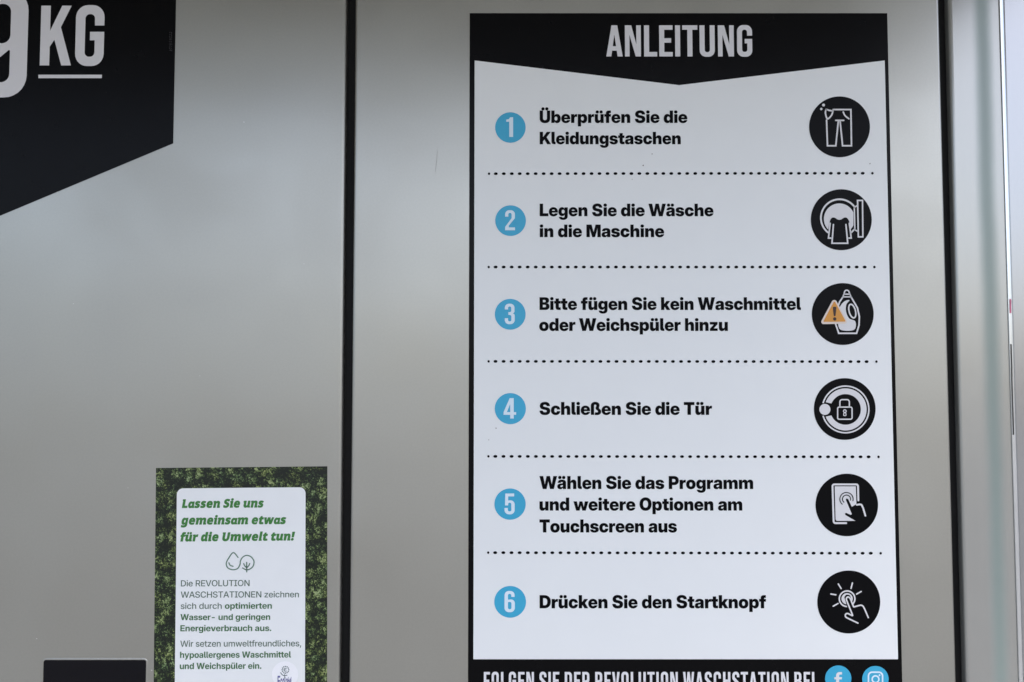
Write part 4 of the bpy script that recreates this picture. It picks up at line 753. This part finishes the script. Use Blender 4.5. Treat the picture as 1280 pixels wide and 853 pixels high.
# 4 closed door ring with a padlock
d, p = pictogram(455, 394, 401.5, 274, "black disc with a padlock inside a door ring")
ink = Ink()
d.line(ink, arc(400, 405, 207, 207, 180 + 17, 540 - 17, 64), 14)
d.fillc(ink, arc(400, 405, 187, 187, 180 + 20, 540 - 20, 56) + arc(400, 405, 136, 136, 540 - 23, 180 + 23, 50))
d.fillc(ink, circle(217, 405, 49, 36))
d.line(ink, rounded([(330, 384, 14), (458, 384, 14), (458, 492, 14), (330, 492, 14)], 4), 12, True)
d.line(ink, rounded([(350, 380), (350, 318, 20), (434, 318, 20), (434, 380)], 4), 12)
d.line(ink, circle(394, 420, 12, 18), 9, True); d.line(ink, rounded([(386, 436), (402, 436), (406, 460, 5), (382, 460, 5)], 3), 8, True)
ink.build("padlock_outline", LN, 0.0015, p)
# 5 finger on a touch screen
d, p = pictogram(570, 412.5, 435.5, 277.5, "black disc with a hand tapping a touch screen")
ink = Ink()
d.fillc(ink, [(304, 270), (491, 270), (497, 428), (456, 451), (424, 384), (410, 376), (402, 388), (456, 516), (448, 523), (404, 505), (394, 512), (398, 524), (488, 576), (322, 576, ), (312, 566)])
d.line(ink, rounded([(514, 395), (510, 253, 16), (284, 253, 16), (295, 596, 16), (406, 596)], 4), 18)
d.line(ink, rounded([(500, 434), (522, 430), (542, 432, 14), (556, 462, 10), (576, 530)], 4), 17)
ink.build("screen_outline", LN, 0.0015, p)
ink = Ink(); d.line(ink, arc(408, 383, 59, 59, 130, 375, 24), 9); d.line(ink, arc(408, 383, 36, 36, 130, 375, 20), 9)
ink.build("tap_rings", M['icon'], 0.0018, p)
# 6 finger on a glowing start button
d, p = pictogram(690, 430, 443.5, 279.5, "black disc with a hand pressing a start button")
ink = Ink()
for a, b in (((270, 372), (314, 379)), ((336, 283), (361, 324)), ((461, 274), (449, 322)), ((539, 350), (498, 373)), ((291, 480), (334, 456))): d.line(ink, [a, b], 13)
d.line(ink, circle(414, 414, 69, 44), 14, True); d.fillc(ink, circle(414, 414, 50, 36))
ink.build("button_glow", LN, 0.0015, p)
ink = Ink(); d.fillc(ink, rounded([(388, 400, 16), (404, 376, 20), (438, 380, 20), (470, 470), (520, 560), (440, 570)], 5))
ink.build("finger_shape", M['icon'], 0.0018, p)
ink = Ink()
d.line(ink, rounded([(508, 629), (398, 576, 22), (392, 540, 18), (420, 544, 10), (464, 566, 3), (402, 412, 18), (420, 392, 12), (440, 410, 14), (470, 486, 6), (546, 466, 26), (566, 500, 10), (600, 580)], 5), 14)
ink.build("hand_outline", LN, 0.0021, p)

# footer
ink = Ink(); lettering(ink, [(COND, 'FOLGEN SIE DER REVOLUTION WASCHSTATION BEI')], (604.8, 862.2), (1017.8, 862.2), 22.4, 1000, True, track=45); ink.build("footer_text", M['white_ink'], 0.0010, sign)
sb = Ink().add([disc(1047.4, 848.1, 16.4)]).build("social_badge", M['cyan'], 0.0010, sign, "blue round badge with a white letter f")
ink = Ink()
fk = lambda c: [P(1047.4 + x, 848.1 + y) for x, y in c]
ink.add([fk(rounded([(-2.9, 10.6), (-2.9, 0.9), (-5.0, 0.9), (-5.0, -1.9), (-2.9, -1.9), (-2.9, -8.3, 4.4), (4.6, -8.3), (4.6, -5.2), (1.0, -5.2, 1.4), (1.0, -1.9), (4.6, -1.9), (4.2, 0.9), (1.0, 0.9), (1.0, 10.6)]))])
ink.build("logo_mark", M['white_ink'], 0.0013, sb)
sb = Ink().add([disc(1093.8, 848.8, 16.5)]).build("social_badge", M['cyan'], 0.0010, sign, "blue round badge with a camera outline")
ink = Ink()
fk = lambda c: [P(1093.8 + x, 848.8 + y) for x, y in c]
for c in (stroke(rounded([(-8.8, -8.8, 4.6), (8.8, -8.8, 4.6), (8.8, 8.8, 4.6), (-8.8, 8.8, 4.6)]), 2.0, True), stroke(circle(0, 0, 4.2, 30), 1.9, True), [circle(5.0, -5.0, 1.15, 14)]):
    ink.add([fk(q) for q in c])
ink.build("logo_mark", M['cyan_light'], 0.0013, sb)
# ------------------------------------------------------------------ foliage sticker
A, B = Vector(P(195.2, 585.2)), Vector(P(409.2, 583.1))
e1 = (B - A).normalized(); e2 = Vector((e1[1], -e1[0]))       # the sticker sits very slightly askew
Wd, Ht = (B - A).length, 0.33
eco = thing("foliage_sticker", "leaf patterned sticker with a white text card about the environment", "sticker", (A[0] + Wd / 2, 0, A[1]))
S2 = lambda u, v: tuple(A + e1 * u + e2 * v)
slab("foliage_sheet", [[S2(0, Ht), S2(Wd, Ht), S2(Wd, 0), S2(0, 0)]], -0.00002, -0.0004, M['foliage'], eco)
a2 = Vector(P(221.4, 610.6)); b2 = Vector(P(382.2, 609.2)); cw = (b2 - a2).length
f1 = (b2 - a2).normalized(); f2 = Vector((f1[1], -f1[0]))
card = [tuple(a2 + f1 * u + f2 * v) for u, v in rounded([(0, 0, 0.0072), (0, 0.275, 0.0072), (cw, 0.275, 0.0072), (cw, 0, 0.0072)], 8)]
Ink().add([card]).build("white_card", M['card'], 0.0007, eco)
ink = Ink()
lettering(ink, [(SLAB, 'Lassen Sie uns')], (227.6, 634.9), (330.2, 634.2), 10.4, 714, track=14, fat=40)
lettering(ink, [(SLAB, 'gemeinsam etwas')], (226.4, 655.7), (358.2, 654.9), 10.4, 714, track=14, fat=40)
lettering(ink, [(SLAB, 'für die Umwelt tun!')], (225.8, 676.7), (369.2, 675.4), 10.4, 714, track=14, fat=40)
ink.build("heading_text", M['green_head'], 0.0010, eco, "green italic heading")
ink = Ink()
E = lambda c: [P(210 + x / 6.737, 600 + y / 6.737) for x, y in c]
for pts, cl in ((curve([(592, 652), (552, 612), (512, 660), (493, 702), (502, 735), (526, 751), (557, 756), (590, 744), (608, 712), (613, 680), (632, 650), (665, 635), (702, 648), (726, 684), (720, 722), (700, 745), (665, 757), (630, 741)]), 0),
                (curve([(515, 698), (526, 718), (550, 727)]), 0), ([(665, 774), (665, 694)], 0), (curve([(640, 704), (648, 722), (665, 736), (682, 722), (690, 704)]), 0)):
    ink.add([E(c) for c in stroke(pts, 9.5)])
ink.build("emblem", M['emblem'], 0.0010, eco, "thin drop and tree emblem")
ink = Ink()
lettering(ink, [(REGULAR, 'Die REVOLUTION')], (226.5, 733.0), (312.2, 732.6), 7.6, 727, track=-20)
lettering(ink, [(REGULAR, 'WASCHSTATIONEN zeichnen')], (226.3, 747.1), (373.8, 746.6), 7.6, 727, track=-20)
lettering(ink, [(REGULAR, 'sich durch')], (226.2, 761.2), (277.4, 761.0), 7.6, 727, track=-20)
ink.build("body_text", M['green_text'], 0.0010, eco)
ink = Ink()
lettering(ink, [(REGULAR, 'Wir setzen umweltfreundliches,')], (225.7, 808.4), (376.8, 807.8), 7.7, 727, track=-20)
ink.build("body_text", M['green_text'], 0.0010, eco)
ink = Ink()
lettering(ink, [(SEMI, 'optimierten')], (281.4, 761.0), (340.1, 760.8), 7.6, 727, track=-18)
lettering(ink, [(SEMI, 'Wasser- und geringen')], (225.9, 775.2), (338, 774.8), 7.6, 727, track=-18)
lettering(ink, [(SEMI, 'Energieverbrauch aus.')], (225.8, 789.1), (339.4, 788.7), 7.6, 727, track=-18)
ink.build("bold_text", M['green_bold'], 0.0010, eco, "bold green body text")
ink = Ink()
lettering(ink, [(SEMI, 'hypoallergenes Waschmittel')], (225.4, 822.3), (364, 821.8), 7.7, 727, track=-18)
lettering(ink, [(SEMI, 'und Weichspüler ein.')], (225.1, 836.3), (327, 835.9), 7.7, 727, track=-18)
ink.build("bold_text", M['green_bold'], 0.0010, eco, "bold green body text")
seal = Ink().add([disc(356.6, 843.0, 16.4)]).build("seal", M['seal_white'], 0.0010, eco, "white round seal with a flower")
ink = Ink()
F = lambda c: [P(320 + x / 16, 800 + y / 16) for x, y in c]
for k in range(12):
    t = 2 * PI * k / 12; ink.add([F(circle(595 + 66 * math.cos(t), 592 + 66 * math.sin(t), 13, 10))])
ink.add([F(c) for c in stroke(arc(595, 592, 30, 30, 50, 310, 12), 13)]); ink.add([F(c) for c in stroke([(572, 592), (606, 592)], 10)])
ink.add([F(c) for c in stroke(curve([(500, 650), (530, 690), (580, 712), (625, 700)]), 16)]); ink.add([F(c) for c in stroke([(582, 672), (572, 770)], 11)])
ink.build("flower_mark", M['seal_green'], 0.0013, seal)
ink = Ink(); lettering(ink, [(SEMI, 'E')], (347.2, 857.5), (350.4, 857.5), 13, 727)
lettering(ink, [(SEMI, 'c')], (350.8, 857.5), (353.0, 857.5), 13, 727); lettering(ink, [(SEMI, 'o')], (353.4, 857.5), (356.0, 857.5), 13, 727, track=-18)
lettering(ink, [(SEMI, 'l')], (356.5, 857.5), (357.3, 857.5), 11.5, 727); lettering(ink, [(SEMI, 'a')], (357.8, 857.5), (360.0, 857.5), 13, 727, track=-18)
lettering(ink, [(SEMI, 'b')], (360.4, 857.5), (362.0, 857.5), 11.5, 727)
lettering(ink, [(SEMI, 'e')], (362.2, 857.5), (363.6, 857.5), 13, 727); lettering(ink, [(SEMI, 'l')], (363.8, 857.5), (364.6, 857.5), 11.5, 727, track=-18)
ink.build("seal_text", M['seal_blue'], 0.0013, seal)

# ------------------------------------------------------------------ black display at the lower left
dx0, dx1, dz1 = P(54.0, 850)[0], P(182.2, 850)[0], P(118, 825.3)[1]; dz0 = dz1 - 0.11
disp = thing("display_screen", "black display screen with rounded corners just left of the foliage sticker", "screen", ((dx0 + dx1) / 2, 0, dz0))
rr = 0.0026
ins = rounded([(dx0, dz0, rr), (dx1, dz0, rr), (dx1, dz1, rr), (dx0, dz1, rr)], 6)
bw = 0.0019
outr = rounded([(dx0 - bw, dz0 - bw, rr + bw), (dx1 + bw, dz0 - bw, rr + bw), (dx1 + bw, dz1 + bw, rr + bw), (dx0 - bw, dz1 + bw, rr + bw)], 6)
n = len(ins)
vs = []
for f, y in ((0.0, -0.00002), (0.25, -0.0003), (0.55, -0.0004), (0.85, -0.0003), (1.0, -0.0001)):
    vs += [(outr[i][0] + (ins[i][0] - outr[i][0]) * f, y, outr[i][1] + (ins[i][1] - outr[i][1]) * f) for i in range(n)]
fs = [(k * n + i, k * n + (i + 1) % n, (k + 1) * n + (i + 1) % n, (k + 1) * n + i) for k in range(4) for i in range(n)]
mesh_obj("bezel", vs, fs, M['panel'], disp, smooth=True)
Ink().add([ins]).build("screen_glass", M['glass'], 0.00025, disp)

# ------------------------------------------------------------------ flecks and a scratch on the paint
def marks(name, label, spots, mat, parent, depth=0.0002):
    for x, y, r in spots:
        ink = Ink()
        ink.add([[P(x + r * random.uniform(.6, 1.2) * math.cos(t), y + r * random.uniform(.6, 1.2) * math.sin(t)) for t in [2 * PI * k / 8 for k in range(8)]]])
        ink.build(name, mat, depth, parent, label)
marks("paint_fleck", "tiny pale fleck", [(46, 798.5, .8), (305, 153, .8), (189.6, 838, .9), (250, 470, .5), (92, 380, .5), (380, 330, .5), (160, 610, .5)], M['fleck'], pl)
ink = Ink(); ink.add(stroke([P(546.8, 189), P(545.6, 203), P(544.0, 215)], 0.00045)); ink.build("scratch", M['dirt'], 0.0002, pr, "short faint scratch")
marks("dirt_speck", "tiny dark speck", [(486, 705, .5), (1165, 640, .5)], M['dirt'], pr)
marks("dirt_speck", "tiny grey speck of dirt", [(803.8, 207.4, 1.1), (815, 193, .7), (790, 224.6, .6), (620, 535.5, 0.9), (611, 550, .6), (1087, 205, .9)], M['dirt'], sign, 0.0011)
